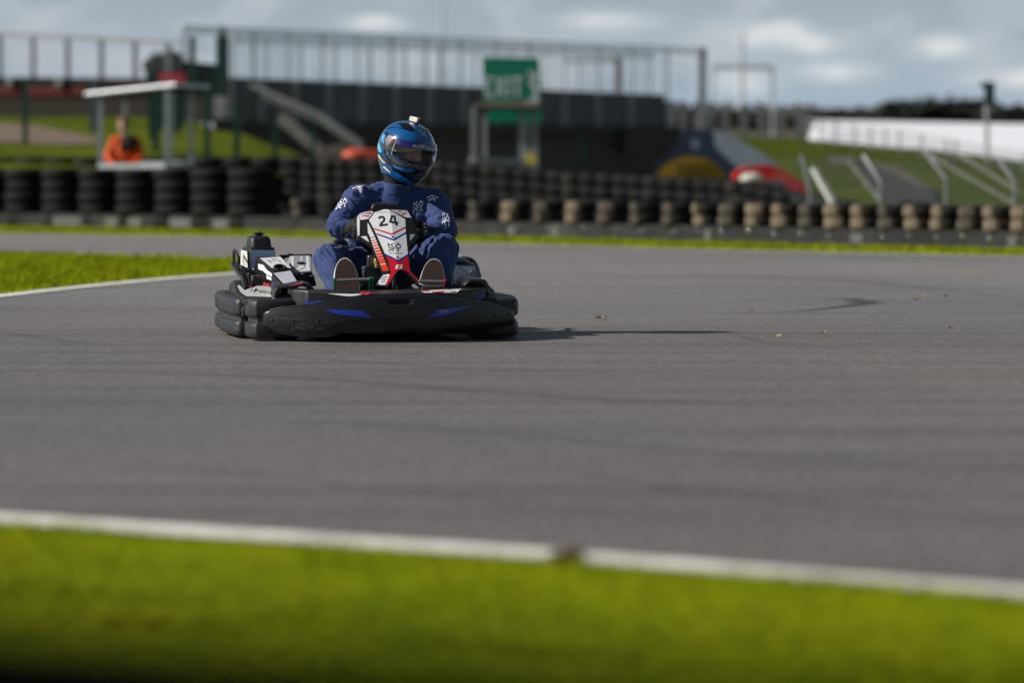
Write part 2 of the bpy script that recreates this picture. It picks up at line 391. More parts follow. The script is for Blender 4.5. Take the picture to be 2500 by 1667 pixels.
# surround: front corners, side pods, rear bumper --------------------------
SEC = [(-.12, .030), (-.05, .022), (-.018, .022), (-.006, .026), (.002, .036), (.004, .055), (.004, .080), (.002, .096), (-.003, .103), (-.013, .105), (-.014, .108), (-.014, .132), (-.013, .135), (-.003, .137), (.002, .143), (.004, .160), (.005, .190), (.003, .212), (-.005, .225), (-.018, .232), (-.045, .234), (-.09, .230), (-.13, .222)]
def sweep(path, sec, flip=1, taper=True, zs=1.0):
    P = catmull(path, 7); n = len(P); m = len(sec); vs = []
    for i, p in enumerate(P):
        a = P[max(i - 1, 0)]; c = P[min(i + 1, n - 1)]; d = (c - a).normalized(); nr = Vector((d.y, -d.x)) * flip
        e = min(i, n - 1 - i) / 3.0; k = 1 if not taper else min(1, .93 + .07 * min(1, e) ** .6)
        for (u, z) in sec:
            zc = .13; vs.append((p[0] + nr.x * u, p[1] + nr.y * u, (zc + (z - zc) * k) * .935 - .002))
    fs = [(i * m + k, i * m + (k + 1) % m, (i + 1) * m + (k + 1) % m, (i + 1) * m + k) for i in range(n - 1) for k in range(m)]
    fs += [tuple(range(m)), tuple((n - 1) * m + k for k in range(m - 1, -1, -1))]
    return MB().add(vs, fs)
OX = -.03
PODS = {}
for sgn, wd in ((-1, 0.0), (1, -.0)):
    fc = [(sgn * x + OX * (1 if sgn < 0 else 0.8), y) for x, y in [(.42, .29), (.55, .262), (.64, .268), (.664, .282), (.686, .34), (.688, .47), (.676, .505), (.64, .515), (.56, .52)]]
    PODS['c', sgn] = part('corner_bumper', sweep(fc, SEC, 1 if sgn > 0 else -1), M_pod, ang=48)
    sp = [(sgn * x + OX * (1 if sgn < 0 else 0.8), y) for x, y in [(.56, .545), (.68, .548), (.716, .562), (.732, .61), (.740, .74), (.742, .95), (.738, 1.16), (.722, 1.24), (.68, 1.27), (.56, 1.28)]]
    pod = part('side_pod', sweep(sp, SEC, 1 if sgn > 0 else -1), M_pod, ang=48)
    if sgn < 0: pod_l = pod
    g = MB(); xx = sgn * .71 + OX * (1 if sgn < 0 else 0.8); g.box((xx - sgn * .03, .535, .145), (.04, .10, .05)); part('lock_block', g, M_black, pod, bevel=.006)
rb = [(-.56 + OX, 1.40), (-.66 + OX, 1.41), (-.70 + OX, 1.46), (-.703 + OX, 1.66), (-.66 + OX, 1.76), (-.4, 1.82), (0, 1.84), (.4, 1.82), (.67, 1.76), (.715, 1.64), (.715, 1.50), (.67, 1.42), (.56, 1.40)]
part('rear_bumper', sweep(rb, SEC, -1), M_pod, ang=48)

# scuffs and scrapes in the plastic
M_scuff = mat('pale scrape', (.085, .084, .08), .7, var=.5, scale=90)
def scuffs(o, boxes, seed):
    c_ = caster(o); rn = random.Random(seed); P_ = []
    for (x0, y0, x1, y1, n_, sl) in boxes:
        for _ in range(n_):
            x = rn.uniform(x0, x1); y = rn.uniform(y0, y1); L_ = rn.uniform(5, 26); P_ += strip([(x, y), (x + L_ * .5, y + L_ * sl * .5 + rn.gauss(0, .5)), (x + L_, y + L_ * sl + rn.gauss(0, 1))], rn.uniform(.35, 1.1))
    part('scuff', pxmesh(P_, c_, 5, off=.0012, maxedge=.04), M_scuff, o, smooth=False)
scuffs(bump, [(655, 772, 730, 806, 16, .12), (730, 785, 850, 812, 12, .02), (1130, 760, 1235, 800, 7, -.15), (660, 798, 740, 806, 8, .10)], 4)
scuffs(PODS['c', -1], [(622, 740, 650, 772, 9, .1), (622, 790, 655, 822, 12, .15)], 5)
scuffs(pod_l, [(568, 735, 600, 765, 8, .1), (568, 785, 610, 815, 14, .15)], 6)
# floor and frame ----------------------------------------------------------
b = MB(); b.box((0, .72, .052), (.74, 1.0, .012)); part('floor_tray', b, M_black)
b = MB()
for s in (-1, 1): b.tube([(s * .34, .2, .075), (s * .36, .6, .075), (s * .33, 1.2, .075), (s * .33, 1.7, .11)], .016)
b.tube([(-.60, .43, .125), (.60, .43, .125)], .014); b.tube([(-.33, 1.15, .075), (.33, 1.15, .075)], .014); b.tube([(-.33, 1.66, .11), (.33, 1.66, .11)], .014)
part('frame', b, M_tube)
part('rear_axle', MB().tube([(-.6, 1.44, .14), (.6, 1.44, .14)], .02), M_steel)

# wheels ------------------------------------------------------------------
def wheel(x, y, r, w, name='wheel'):
    t = empty(name, (x, y, r)); t.parent = kart
    pr = [(r * .52, -w * .5), (r * .86, -w * .5), (r * .97, -w * .42), (r, -w * .25), (r * 1.0, 0), (r, w * .25), (r * .97, w * .42), (r * .86, w * .5), (r * .52, w * .5), (r * .48, w * .4), (r * .48, -w * .4)]
    obj('tyre', MB().lathe(pr, (0, 0, 0), (1, 0, 0), 40, closed=True), M_dusty if y < 1 else M_rubber, t)
    q = MB().lathe([(r * .2, -w * .1), (r * .42, -w * .12), (r * .52, -w * .48), (r * .54, -w * .5), (r * .5, -w * .44), (r * .46, 0), (r * .5, w * .44), (r * .54, w * .5), (r * .52, w * .48), (r * .42, w * .12), (r * .2, w * .1)], (0, 0, 0), (1, 0, 0), 28, closed=True)
    q.lathe([(.001, -w * .2), (r * .22, -w * .2), (r * .22, w * .2), (.001, w * .2)], (0, 0, 0), (1, 0, 0), 16)
    obj('rim', q, M_steel, t); return t
for sx in (-1, 1):
    wheel(sx * .50 + (-.02 if sx < 0 else 0), .43, .118, .125); wheel(sx * .585, 1.44, .14, .19)

# front wheel arches --------------------------------------------------------
def plane_y(y): return lambda px, py, off: kv(px, py, y - off)
arch = pxmesh([Z1((800, 940), (815, 845), (850, 815), (1000, 795), (1165, 764), (1240, 788), (1272, 838), (1282, 900), (1255, 900), (1235, 862), (1190, 822), (1120, 802), (1040, 832), (900, 836), (862, 862), (848, 940))], plane_y(.36), thick=(0, .15, .01))
fa = part('wheel_arch', arch, M_black, bevel=.005)
part('sticker', pxmesh([Z1((985, 800), (1150, 764), (1108, 779), (1035, 806), (1000, 804))], plane_y(.354), thick=(0, .1, .004)), M_engred, fa, smooth=False)
arch = pxmesh([Z3((1040, 905), (1052, 878), (1104, 832), (1262, 838), (1282, 900), (1298, 985), (1262, 985), (1246, 905), (1200, 872), (1115, 872), (1075, 905))], plane_y(.36), thick=(0, .26, .01))
part('wheel_arch', arch, M_black, bevel=.005)
part('rail_tube', MB().tube([kv(*Z3((900, 905))[0], .5), kv(*Z3((990, 895))[0], .48), kv(*Z3((1045, 905))[0], .46)], .012), M_tube)
# dark filler boxes added behind the arches so that no light leaks through the pods
for c_, d_ in (((-.60 + OX, .92, .14), (.20, .62, .12)), ((.60, .92, .14), (.20, .62, .12)), ((-.62, 1.60, .13), (.14, .26, .12)), ((.62, 1.6, .13), (.14, .26, .12))): part('light_leak_filler', MB().box(c_, d_), M_black, bevel=.02)

# SODI deck panel -----------------------------------------------------------
def decky(px, py, off):
    y = .50 + (727 - py) / 29.0 * .72; return kv(px, py, y - off * 2.5) + Vector((0, 0, off))
deck = pxmesh([Z1((345, 815), (372, 792), (400, 790), (462, 850), (650, 778), (825, 800), (822, 950), (600, 972), (480, 962), (400, 915), (355, 860))], decky, thick=(0, .01, -.028))
dk1 = part('pod_deck', deck, M_black, bevel=.004)
part('deck_panel', pxmesh([Z1((378, 802), (402, 796), (462, 853), (650, 790), (820, 842), (802, 932), (484, 926), (412, 876))], decky, off=.003), M_white, dk1, smooth=False)
part('deck_panel', pxmesh([Z1((640, 787), (742, 784), (820, 802), (818, 836))], decky, off=.003), M_white, dk1, smooth=False)
SODI = [([(.16, .1), (.0, .1), (.0, .45), (.16, .5), (.16, .9), (.0, .9)], .05), ([(.26, .1), (.42, .1), (.42, .9), (.26, .9), (.26, .1)], .05), ([(.54, .1), (.74, .15), (.74, .85), (.54, .9), (.54, .1)], .05), ([(.90, .35), (.90, .95)], .05), ([(.92, .0), (.98, .1)], .07)]
part('lettering', pxmesh(logo(Z1((618, 850), (780, 868), (765, 905), (612, 884)), SODI) + [Z1((538, 845), (552, 842), (530, 882)), Z1((575, 848), (603, 838), (608, 858), (590, 868), (566, 888))], decky, off=.005), M_ink, dk1, smooth=False)

# engine cover --------------------------------------------------------------
def ecy(px, py, off):
    zy = (py - 560) / .110544; zx = (px - 520) / .110544
    y = 1.30 - (zy - 600) / 630 * .45; y += max(0, (1330 - zx) - (1310 - 1.0 * 0)) * 0
    return kv(px, py, y - off)
top = pxmesh([ZE((940, 622), (985, 606), (1480, 592), (1560, 650), (1745, 860), (1890, 1190), (1880, 1235), (1520, 1245), (1300, 1010), (1320, 900))], ecy, thick=(.0, .10, -.08))
ec = part('engine_cover', top, M_black, bevel=.004); ec['label'] = 'white and black sloping engine cover'
def eside(px, py, off):
    zx = (px - 520) / .110544; zy = (py - 560) / .110544; t = max(0, min(1, (zy - 620) / 620)); edge = 1000 + 560 * t
    y = 1.30 - .45 * t + .0006 * max(0, edge - zx); return kv(px, py, y - off)
part('side_panel', pxmesh([ZE((975, 690), (1010, 690), (1310, 985), (1590, 1235), (1415, 1250), (1300, 1220), (1298, 1140), (1180, 1095), (1178, 985), (1090, 915), (1000, 885))], eside, thick=(.02, .03, -.01)), M_black, ec)
part('cover_panel', pxmesh([ZE((1028, 632), (1488, 604), (1730, 850), (1600, 860), (1560, 815), (1440, 812), (1345, 850), (1308, 860))], ecy, off=.0012), M_white, ec, smooth=False)
vs = ZE((1340, 968), (1705, 912), (1875, 1192), (1582, 1228)); part('cover_panel', pxmesh([vs], ecy, off=.0012), M_white, ec, smooth=False)
st = []
for i in range(8):
    v0 = .05 + i * .118; v1 = v0 + .035
    def q(u, v): a = Vector(vs[0]) * (1 - v) + Vector(vs[3]) * v; c = Vector(vs[1]) * (1 - v) + Vector(vs[2]) * v; return tuple(a * (1 - u) + c * u)
    st.append([q(.03, v0 + .02), q(.98, v0 - .0), q(.98, v1 - .0), q(.03, v1 + .02)])
part('blue_stripes', pxmesh(st, ecy, off=.002), M_blue, ec, smooth=False)
part('cover_panel', pxmesh([ZE((992, 700), (1020, 704), (1305, 985), (1540, 1232), (1425, 1242), (1395, 1130), (1305, 1080), (1300, 1060), (1180, 985), (1095, 912), (1003, 880))], eside, off=.0012), M_white, ec, smooth=False)
part('cover_panel', pxmesh([ZE((1184, 1005), (1300, 1075), (1300, 1128), (1184, 1090))], eside, off=.0012), M_white, ec, smooth=False)
part('side_marks', pxmesh([ZE((1098, 800), (1240, 905), (1310, 960), (1310, 985), (1225, 930)), ZE((1190, 1000), (1245, 1005), (1300, 1060), (1300, 1085), (1240, 1040))], eside, off=.002), M_ink, ec, smooth=False)
part('side_marks', pxmesh([ZE((1305, 1090), (1385, 1130), (1412, 1240), (1398, 1240), (1372, 1145), (1305, 1105)), ZE((1300, 1140), (1368, 1170), (1375, 1190), (1300, 1160)), ZE((1300, 1200), (1385, 1225), (1400, 1243), (1300, 1222))], eside, off=.002), M_blue, ec, smooth=False)
hp = kv(*ZE((1480, 862))[0], 1.105); b = MB().lathe([(.033, -.012), (.036, .004), (.030, .008), (.024, .004), (.022, -.03), (.001, -.03)], hp + Vector((0, 0, .003)), (0, -.45, .9), 28)
part('cup_recess', b, M_black, ec)
part('logo', pxmesh([q for P, w in [([(1215, 680), (1300, 730)], 2.2), ([(1290, 650), (1400, 655), (1330, 700)], 1.2), ([(1300, 672), (1360, 715)], 1.2), ([(1440, 680), (1500, 725)], 1.6), ([(1400, 650), (1420, 690)], 1.2)] for q in strip(ZE(*P), w)], ecy, off=.002), M_ink, ec, smooth=False)

# fuel tank tower -------------------------------------------------------------
y0 = 1.46
def bxk(x0, x1, y0, y1, z0, z1, mb=None): return (mb or MB()).box(((x0 + x1) / 2, (y0 + y1) / 2, (z0 + z1) / 2), (x1 - x0, y1 - y0, z1 - z0))
a = kv(*ZE((835, 200))[0], y0); c = kv(*ZE((1325, 440))[0], y0); e = kv(*ZE((1400, 890))[0], y0)
b = MB(); x0, x1, z1, z0 = a.x, c.x, a.z + .012, c.z - .01
b.add([(x0 - .0, y0, z0), (x1, y0, z0), (x1, y0 + .26, z0), (x0, y0 + .26, z0), (x0 + .006, y0 + .02, z1), (x1 - .012, y0 + .02, z1), (x1 - .012, y0 + .22, z1), (x0 + .006, y0 + .22, z1)], [(0, 1, 2, 3), (4, 5, 6, 7), (0, 1, 5, 4), (1, 2, 6, 5), (2, 3, 7, 6), (3, 0, 4, 7)])
tank = part('fuel_tank', b, mat('matt black tank', (.014, .014, .016), .5, bump=.1, bscale=80)); bb = tank.modifiers.new('b', 'BEVEL'); bb.width = .022; bb.segments = 4; bb.angle_limit = R(30)
cc = kv(*ZE((1008, 150))[0], y0 + .10)
b = MB().lathe([(.001, -.02), (.018, -.02), (.018, .006), (.026, .008), (.029, .014), (.024, .018), (.008, .02), (.006, .026), (.001, .027)], (cc.x, cc.y, cc.z), (0, 0, 1), 20); part('filler_cap', b, M_black, tank)
z2 = e.z; hx0 = x0 - .006
b = MB(); b.add([(hx0, y0 - .012, z2 - .02), (x1 + .03, y0 - .012, z2 - .02), (x1 + .03, y0 + .27, z2 - .02), (hx0 - .02, y0 + .27, z2 - .0), (hx0, y0 - .012, z0 + .02), (x1 + .006, y0 - .012, z0 + .02), (x1 + .006, y0 + .26, z0 + .02), (hx0 - .005, y0 + .26, z0 + .02)], [(0, 1, 2, 3), (4, 5, 6, 7), (0, 1, 5, 4), (1, 2, 6, 5), (2, 3, 7, 6), (3, 0, 4, 7)])
hs_ = part('tank_housing', b, M_black, bevel=.006)
ty = plane_y(y0 - .016)
part('housing_panel', pxmesh([ZE((832, 452), (1355, 462), (1385, 596), (1010, 612), (950, 640), (940, 880), (850, 870))], ty), mat('sticker with painted reflection', (.40, .53, .78), .12, var=.02, coat=1.0), hs_, smooth=False)  # pale blue reflection painted into the white panel's colour
def sidep(px, py, off):   # left flank plane of the housing
    zx = (px - 520) / .110544; return kv(px, py, y0 + .25 * (1 - min(1, max(0, (zx - 625) / 165))) - off) + Vector((-.004, 0, 0))
part('housing_panel', pxmesh([ZE((632, 455), (768, 482), (785, 852), (625, 790))], sidep, off=.004), M_white, hs_, smooth=False)
part('housing_mark', pxmesh([ZE((665, 580), (735, 790), (728, 805), (700, 720), (655, 690), (690, 690))], sidep, off=.009), M_greyst, hs_, smooth=False)
part('bolt', MB().ell(kv(*ZE((915, 880))[0], 1.40), (.012, .012, .006), seg=12), M_steel, hs_)
# exhaust guard bar
g = pxmesh([ZE((605, 778), (700, 822), (900, 915), (1085, 915), (1165, 965), (1180, 985), (1180, 1100), (1120, 1090), (1060, 1075), (850, 1020), (830, 985), (690, 930), (610, 870))], plane_y(1.36), thick=(0, .05, 0))
part('exhaust_guard', g, mat('dark satin metal', (.05, .05, .052), .4, metal=.4, dirt=(.12, .12, .12)), bevel=.006)
# loop guard and stays
g = lambda zx, zy, y: kv(*ZE((zx, zy))[0], y)
b = MB().tube(catmull([g(465, 790, 1.62), g(465, 500, 1.62), g(492, 478, 1.60), g(565, 600, 1.48), g(572, 700, 1.47), g(578, 895, 1.47)], 4), .0085); part('loop_guard', b, M_tube)
b = MB().tube([g(440, 785, 1.62), g(690, 1100, 1.34), g(735, 1330, 1.25)], .015); b.tube([g(520, 745, 1.6), g(780, 1100, 1.36), g(790, 1320, 1.25)], .010); b.tube([g(610, 820, 1.5), g(770, 1000, 1.4)], .007); part('stay', b, M_tube)
b = pxmesh([ZE((760, 990), (790, 950), (840, 960), (880, 1080), (880, 1290), (820, 1300), (790, 1180))], plane_y(1.24), thick=(0, .03, 0)); part('belt_guard', b, M_black, bevel=.01)
b = MB().ell(g(935, 1130, 1.28), (.022, .03, .03)); b.ell(g(965, 1190, 1.25), (.016, .03, .026)); b.ell(g(1150, 1205, 1.2), (.014, .03, .010)); b.ell(g(1225, 1218, 1.18), (.016, .03, .008)); b.box(g(835, 1280, 1.2), (.006, .02, .02)); part('engine_block', b, M_engred, bevel=.003)
b = MB().lathe([(.001, -.02), (.022, -.018), (.024, .01), (.014, .02), (.001, .02)], g(1020, 1130, 1.26), (.2, -1, 0), 18); b.box(g(1150, 1150, 1.26), (.16, .14, .07)); part('engine_case', b, mat('oily engine', (.02, .018, .018), .35, metal=.5, dirt=(.15, .14, .13)), bevel=.008)

# right seat side electronics box next to the driver --------------------------
by = 1.18
b = pxmesh([ZE((1690, 600), (1710, 582), (2150, 572), (2185, 620), (2185, 930), (2150, 930), (1800, 965), (1775, 930))], lambda px, py, off: kv(px, py, 1.18 - off + .12 * (1 - (py - 560 - 64) / 40)), thick=(0, .12, -.03))
bx_ = part('battery_box', b, M_greyst, bevel=.006)
bm_ = lambda px, py, off: kv(px, py, 1.18 - off + .12 * (1 - (py - 560 - 64) / 40))
part('box_panel', pxmesh([ZE((1722, 600), (1782, 596), (1790, 790), (1770, 820), (1745, 790)), ZE((1935, 596), (1968, 594), (1965, 700), (1935, 700)), ZE((2055, 590), (2112, 586), (2140, 915), (1870, 925), (2040, 850), (2065, 760)), ZE((1810, 900), (1920, 800), (2020, 800), (2010, 830), (1810, 935))], bm_, off=.0012), M_white, bx_, smooth=False)
b = MB(); cpt = bm_(*ZE((1945, 748))[0], .004); pts = []
part('lid_hole', MB().ell(cpt, (.024, .004, .007), seg=20), M_black, bx_)
b = pxmesh([ZE((1790, 968), (2185, 935), (2240, 1050), (2280, 1200), (2280, 1260), (1880, 1240), (1840, 1120))], plane_y(1.12), thick=(0, .16, 0)); part('radiator_box', b, M_black, bevel=.006)
for q in ((1855, 990), (1980, 985), (2190, 1030)): part('screw', MB().ell(kv(*ZE(q)[0], 1.112), (.006 if q[0] < 2100 else .015, .003, .004), seg=8), M_alu)
b = MB().tube([g(1470, 600, 1.5), g(1700, 590, 1.5), g(2180, 578, 1.5)], .009); b.tube([g(1500, 650, 1.5), g(1690, 560, 1.45), g(1760, 570, 1.45)], .008); part('rear_hoop', b, M_tube)

# right hand (photo) side cover -----------------------------------------------
sy = lambda px, py, off: kv(px, py, 1.12 - off - (py - 648) / 50 * .42)
b = pxmesh([Z3((920, 690), (960, 676), (1165, 690), (1182, 720), (1222, 840), (1130, 840), (1095, 850), (1060, 888), (950, 895), (925, 830), (905, 760))], sy, thick=(0, .12, -.04)); sc_ = part('side_cover', b, M_black, bevel=.004)
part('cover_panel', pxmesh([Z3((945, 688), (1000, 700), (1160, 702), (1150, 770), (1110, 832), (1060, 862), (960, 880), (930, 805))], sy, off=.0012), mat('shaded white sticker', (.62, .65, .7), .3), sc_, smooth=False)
part('cover_mark', pxmesh([Z3((985, 692), (1112, 780), (1092, 790), (975, 705))] + [q for P, w in [([(1015, 830), (1065, 785), (1100, 790)], 2.4), ([(1035, 835), (1080, 805)], 2.0), ([(1010, 825), (1040, 845)], 2.2)] for q in strip(Z3(*P), w)], sy, off=.002), M_greyst, sc_, smooth=False)
part('flank_cover', pxmesh([Z3((1178, 745), (1222, 835), (1355, 950), (1340, 978), (1290, 975), (1270, 845), (1140, 835))], lambda px, py, off: kv(px, py, .80 - off), thick=(0, .2, 0)), mat('grey bodywork', (.2, .2, .21), .4), bevel=.004)
h = lambda zx, zy, y: kv(*Z3((zx, zy))[0], y)
b = MB().tube(catmull([h(960, 690, 1.25), h(975, 640, 1.3), h(1050, 618, 1.45), h(1120, 640, 1.5), h(1165, 690, 1.45), h(1200, 800, 1.3)], 5), .010); b.tube(catmull([h(960, 650, 1.2), h(1040, 655, 1.25), h(1100, 675, 1.3), h(1130, 700, 1.3)], 4), .012); b.ell(h(1010, 680, 1.2), (.05, .05, .02)); b.ell(h(1070, 695, 1.2), (.04, .05, .016)); part('exhaust_pipe', b, mat('exhaust dark', (.03, .03, .03), .35, metal=.5))
b = MB(); q0 = h(965, 595, 1.42); b.add([h(965, 582, 1.42), h(1030, 582, 1.42), h(1048, 608, 1.40), h(965, 612, 1.40), h(965, 582, 1.52), h(1030, 582, 1.52), h(1048, 608, 1.52), h(965, 612, 1.52)], [(0, 1, 2, 3), (4, 7, 6, 5), (0, 4, 5, 1), (1, 5, 6, 2), (2, 6, 7, 3), (3, 7, 4, 0)])
part('rear_light', b, mat('pale lamp lens', (.25, .36, .5), .15, coat=.5), bevel=.004)

# seat ----------------------------------------------------------------------------
b = MB(); N = 14; prof = [(-.15, .98, .10), (0, 1.12, .075), (.08, 1.25, .10), (.25, 1.36, .25), (.40, 1.44, .40), (.50, 1.47, .48)]
rows = []
for (u, y, z) in prof:
    w = .20; row = []
    for i in range(N + 1):
        t = -1 + 2 * i / N; row.append((t * w + .06, y - .10 * abs(t) ** 3, z + .14 * abs(t) ** 3.5 if z < .2 else z))
    rows.append(row)
vs = [p for r in rows for p in r]; m = N + 1
b.add(vs, [(i * m + k, i * m + k + 1, (i + 1) * m + k + 1, (i + 1) * m + k) for i in range(len(rows) - 1) for k in range(N)])
seat = part('seat', b, mat('seat shell', (.02, .02, .022), .4), fixn=False); q = seat.modifiers.new('s', 'SOLIDIFY'); q.thickness = .015
b = MB().tube(catmull([kv(812, 622, 1.05), kv(815, 600, 1.06), kv(825, 590, 1.1), kv(838, 592, 1.14), kv(848, 610, 1.15)], 5), .018); part('seat_edge', b, mat('grey seat edge', (.06, .06, .065), .45), seat)

# front panel (number panel) ---------------------------------------------------------
def ncx(py): return 951 + (py - 512) * (22 / 150.0)
def nd(px, py, off):
    cx = ncx(py); d = px - cx
    y = .43 + (698 - py) * .0014 + abs(d) * (.0005 if d < 0 else .0002); return kv(px, py, y - off)
ridge = [((951, 512, 0), (150, -22, 0))]
def npx(polys, m, name, off, **k): return part(name, pxmesh(polys, nd, None, ridge, off=off, **k), m, nas, smooth=False)
shell = pxmesh([ZN((455, 140), (640, 118), (800, 128), (1050, 148), (1145, 280), (1242, 605), (1092, 765), (1088, 900), (1112, 1175), (1325, 1392), (1285, 1440), (1010, 1190), (960, 1165), (890, 1172), (720, 1440), (630, 1425), (335, 1420), (345, 1405), (520, 1395), (645, 1222), (635, 1172), (478, 785), (225, 645), (210, 350), (228, 235), (330, 180))], nd, None, ridge, thick=(0, .035, -.01))
nas = part('number_panel', shell, M_black, smooth=False); nas['label'] = 'tall white steering fairing with red and blue chevrons and number 24'
npx([ZN((415, 325), (545, 155), (640, 142), (745, 150), (985, 290), (1018, 312), (1030, 540), (1062, 885), (905, 985), (680, 880), (530, 540))], M_white, 'panel', .0006)
npx([ZN((488, 452), (790, 545), (1022, 430), (1024, 456), (795, 573), (505, 479))], M_red, 'chevron', .0011)
npx([ZN((535, 540), (820, 637), (1030, 520), (1033, 546), (825, 667), (550, 568))], M_blue, 'chevron', .0011)
npx([ZN((678, 880), (905, 986), (1062, 884), (1064, 908), (912, 1016), (692, 908))], M_blue, 'chevron', .0011)
npx([ZN((693, 910), (912, 1018), (1064, 910), (1086, 1100), (1106, 1186), (1312, 1393), (1292, 1412), (1060, 1180), (1000, 1150), (940, 1145), (885, 1165), (715, 1410), (690, 1400), (782, 1190), (762, 1130), (742, 1020))], M_red, 'red_panel', .0006)
npx([ZN((872, 1065), (976, 1065), (960, 1132), (850, 1132))], M_white, 'emblem', .0014)
npx(strip(ZN((948, 1080), (905, 1080), (898, 1096), (928, 1100), (920, 1116), (875, 1118)), 1.6), M_red, 'emblem_letter', .0018)
npx([ZN((390, 372), (402, 378), (505, 585), (745, 1165), (640, 1172), (600, 1060), (480, 750), (435, 605), (396, 530))], M_white, 'stripe_panel', .0006)
L0, L1, R0_, R1_ = Vector((435, 605)), Vector((640, 1172)), Vector((505, 585)), Vector((747, 1165))
st = []
for v, w in [(.02, .022), (.10, .026), (.17, .032), (.245, .04), (.32, .05), (.395, .058), (.475, .066), (.555, .07), (.635, .074), (.715, .074)]:
    aa = L0.lerp(L1, v); bb_ = R0_.lerp(R1_, v); c1 = R0_.lerp(R1_, v + w); d1 = L0.lerp(L1, v + w); st.append(ZN(aa, bb_, c1, d1))
st.append(ZN(L0.lerp(L1, .815), R0_.lerp(R1_, .81), R1_, L1))
npx(st, M_orange, 'red_stripes', .0011)
npx([ZN((748, 1218), (650, 1237), (530, 1398), (686, 1400), (762, 1240))], M_white, 'foot_panel', .0006)
npx([ZN((640, 1270), (722, 1262), (716, 1274), (632, 1282)), ZN((622, 1305), (706, 1303), (700, 1315), (612, 1317)), ZN((615, 1345), (690, 1337), (684, 1349), (608, 1357))], M_blue, 'blue_stripes', .0011)
npx([ZN((262, 212), (510, 150), (520, 160), (405, 302), (272, 322), (250, 240))], M_white, 'wing_panel', .0006)
npx([ZN((262, 232), (430, 250), (412, 275), (330, 258)), ZN((440, 165), (500, 160), (490, 172), (370, 190)), ZN((350, 205), (478, 190), (468, 202), (400, 210)), ZN((275, 262), (400, 290), (280, 270))], M_red, 'wing_stripe', .0011)
npx([ZN((262, 208), (450, 222), (442, 232), (262, 214)), ZN((330, 195), (470, 212), (462, 220), (340, 202))], M_blue, 'wing_stripe', .0011)
npx([ZN((233, 240), (247, 250), (262, 330), (255, 575), (228, 592), (214, 420), (212, 330))], M_white, 'edge_panel', .0006)
npx([ZN((768, 150), (1050, 165), (1120, 285), (1022, 276))], M_white, 'wing_panel', .0006)
npx([ZN((955, 235), (985, 212), (1065, 200), (1000, 235), (960, 246)), ZN((862, 180), (950, 160), (960, 166), (890, 190)), ZN((820, 152), (850, 152), (830, 165))], M_red, 'wing_stripe', .0011)
npx([ZN((898, 205), (1045, 170), (1050, 176), (912, 212))], M_ink, 'wing_stripe', .0011)
npx([ZN((275, 597), (375, 590), (418, 692))], M_white, 'fin_panel', .0006)
npx([ZN((1095, 556), (1190, 562), (1112, 658), (1092, 662))], M_greyst, 'fin_panel', .0006)
hol = mat('hollow black', (.003, .003, .004), .9)
npx([ZN((275, 330), (350, 325), (372, 350), (388, 520), (395, 560), (372, 582), (275, 588))], hol, 'grip_hollow_shade', .0006)  # flat black shapes paint the shade inside the grip openings
npx([ZN((1062, 300), (1125, 300), (1195, 552), (1082, 548))], hol, 'grip_hollow_shade', .0006)
npx(strip(ZN((575, 300), (600, 272), (648, 272), (672, 300), (662, 335), (615, 380), (606, 412), (730, 396)), 5.2), M_ink, 'number', .0011)
npx(strip(ZN((880, 415), (858, 370), (838, 262), (795, 262), (765, 352), (900, 372)), 4.9), M_ink, 'number', .0011)
npx(logo(ZN((722, 706), (958, 706), (945, 848), (745, 848))), M_ink, 'logo', .0011)
part('lettering', pxtext('Silverstone', ZN((752, 860), (985, 862), (985, 884), (755, 882)), nd, .0011), M_ink, nas, smooth=False)
npx(logo(ZN((550, 190), (775, 183), (775, 198), (550, 208)), SODI), M_ink, 'lettering', .0011)
for q in ((808, 603), (885, 940)):
    c = nd(*ZN(q)[0], .0014); part('bolt', MB().lathe([(.001, -.003), (.0055, -.003), (.0055, .001), (.003, .0025), (.001, .0025)], c, (0, -1, .3), 14), M_ink, nas)
# steering wheel, column, hub cover
SWC = kv(948, 566, .86); SN = Vector((0, .80, .60)).normalized(); SU = Vector((0, -.60, .80)).normalized(); SX = Vector((1, 0, 0)); SR = .145
sw = part('steering_wheel', MB().tube([SWC + SX * SR * math.cos(t) + SU * SR * math.sin(t) for t in [2 * math.pi * i / 40 for i in range(40)]], .015, 12, closed=True), M_glove)
b = MB()
for a_ in (0, 180, 270): b.bar(SWC, SWC + (SX * math.cos(R(a_)) + SU * math.sin(R(a_))) * SR, .03, .006)
part('spoke', b, M_alu, sw)
part('steering_column', MB().tube([SWC, Vector((SWC.x - .03, .42, .18))], .012), M_tube)
b = pxmesh([ZN((455, 140), (480, 75), (560, 58), (700, 62), (880, 92), (960, 135), (990, 190), (460, 190))], plane_y(.70), thick=(0, .03, .01)); part('hub_cover', b, M_black, sw, bevel=.008)
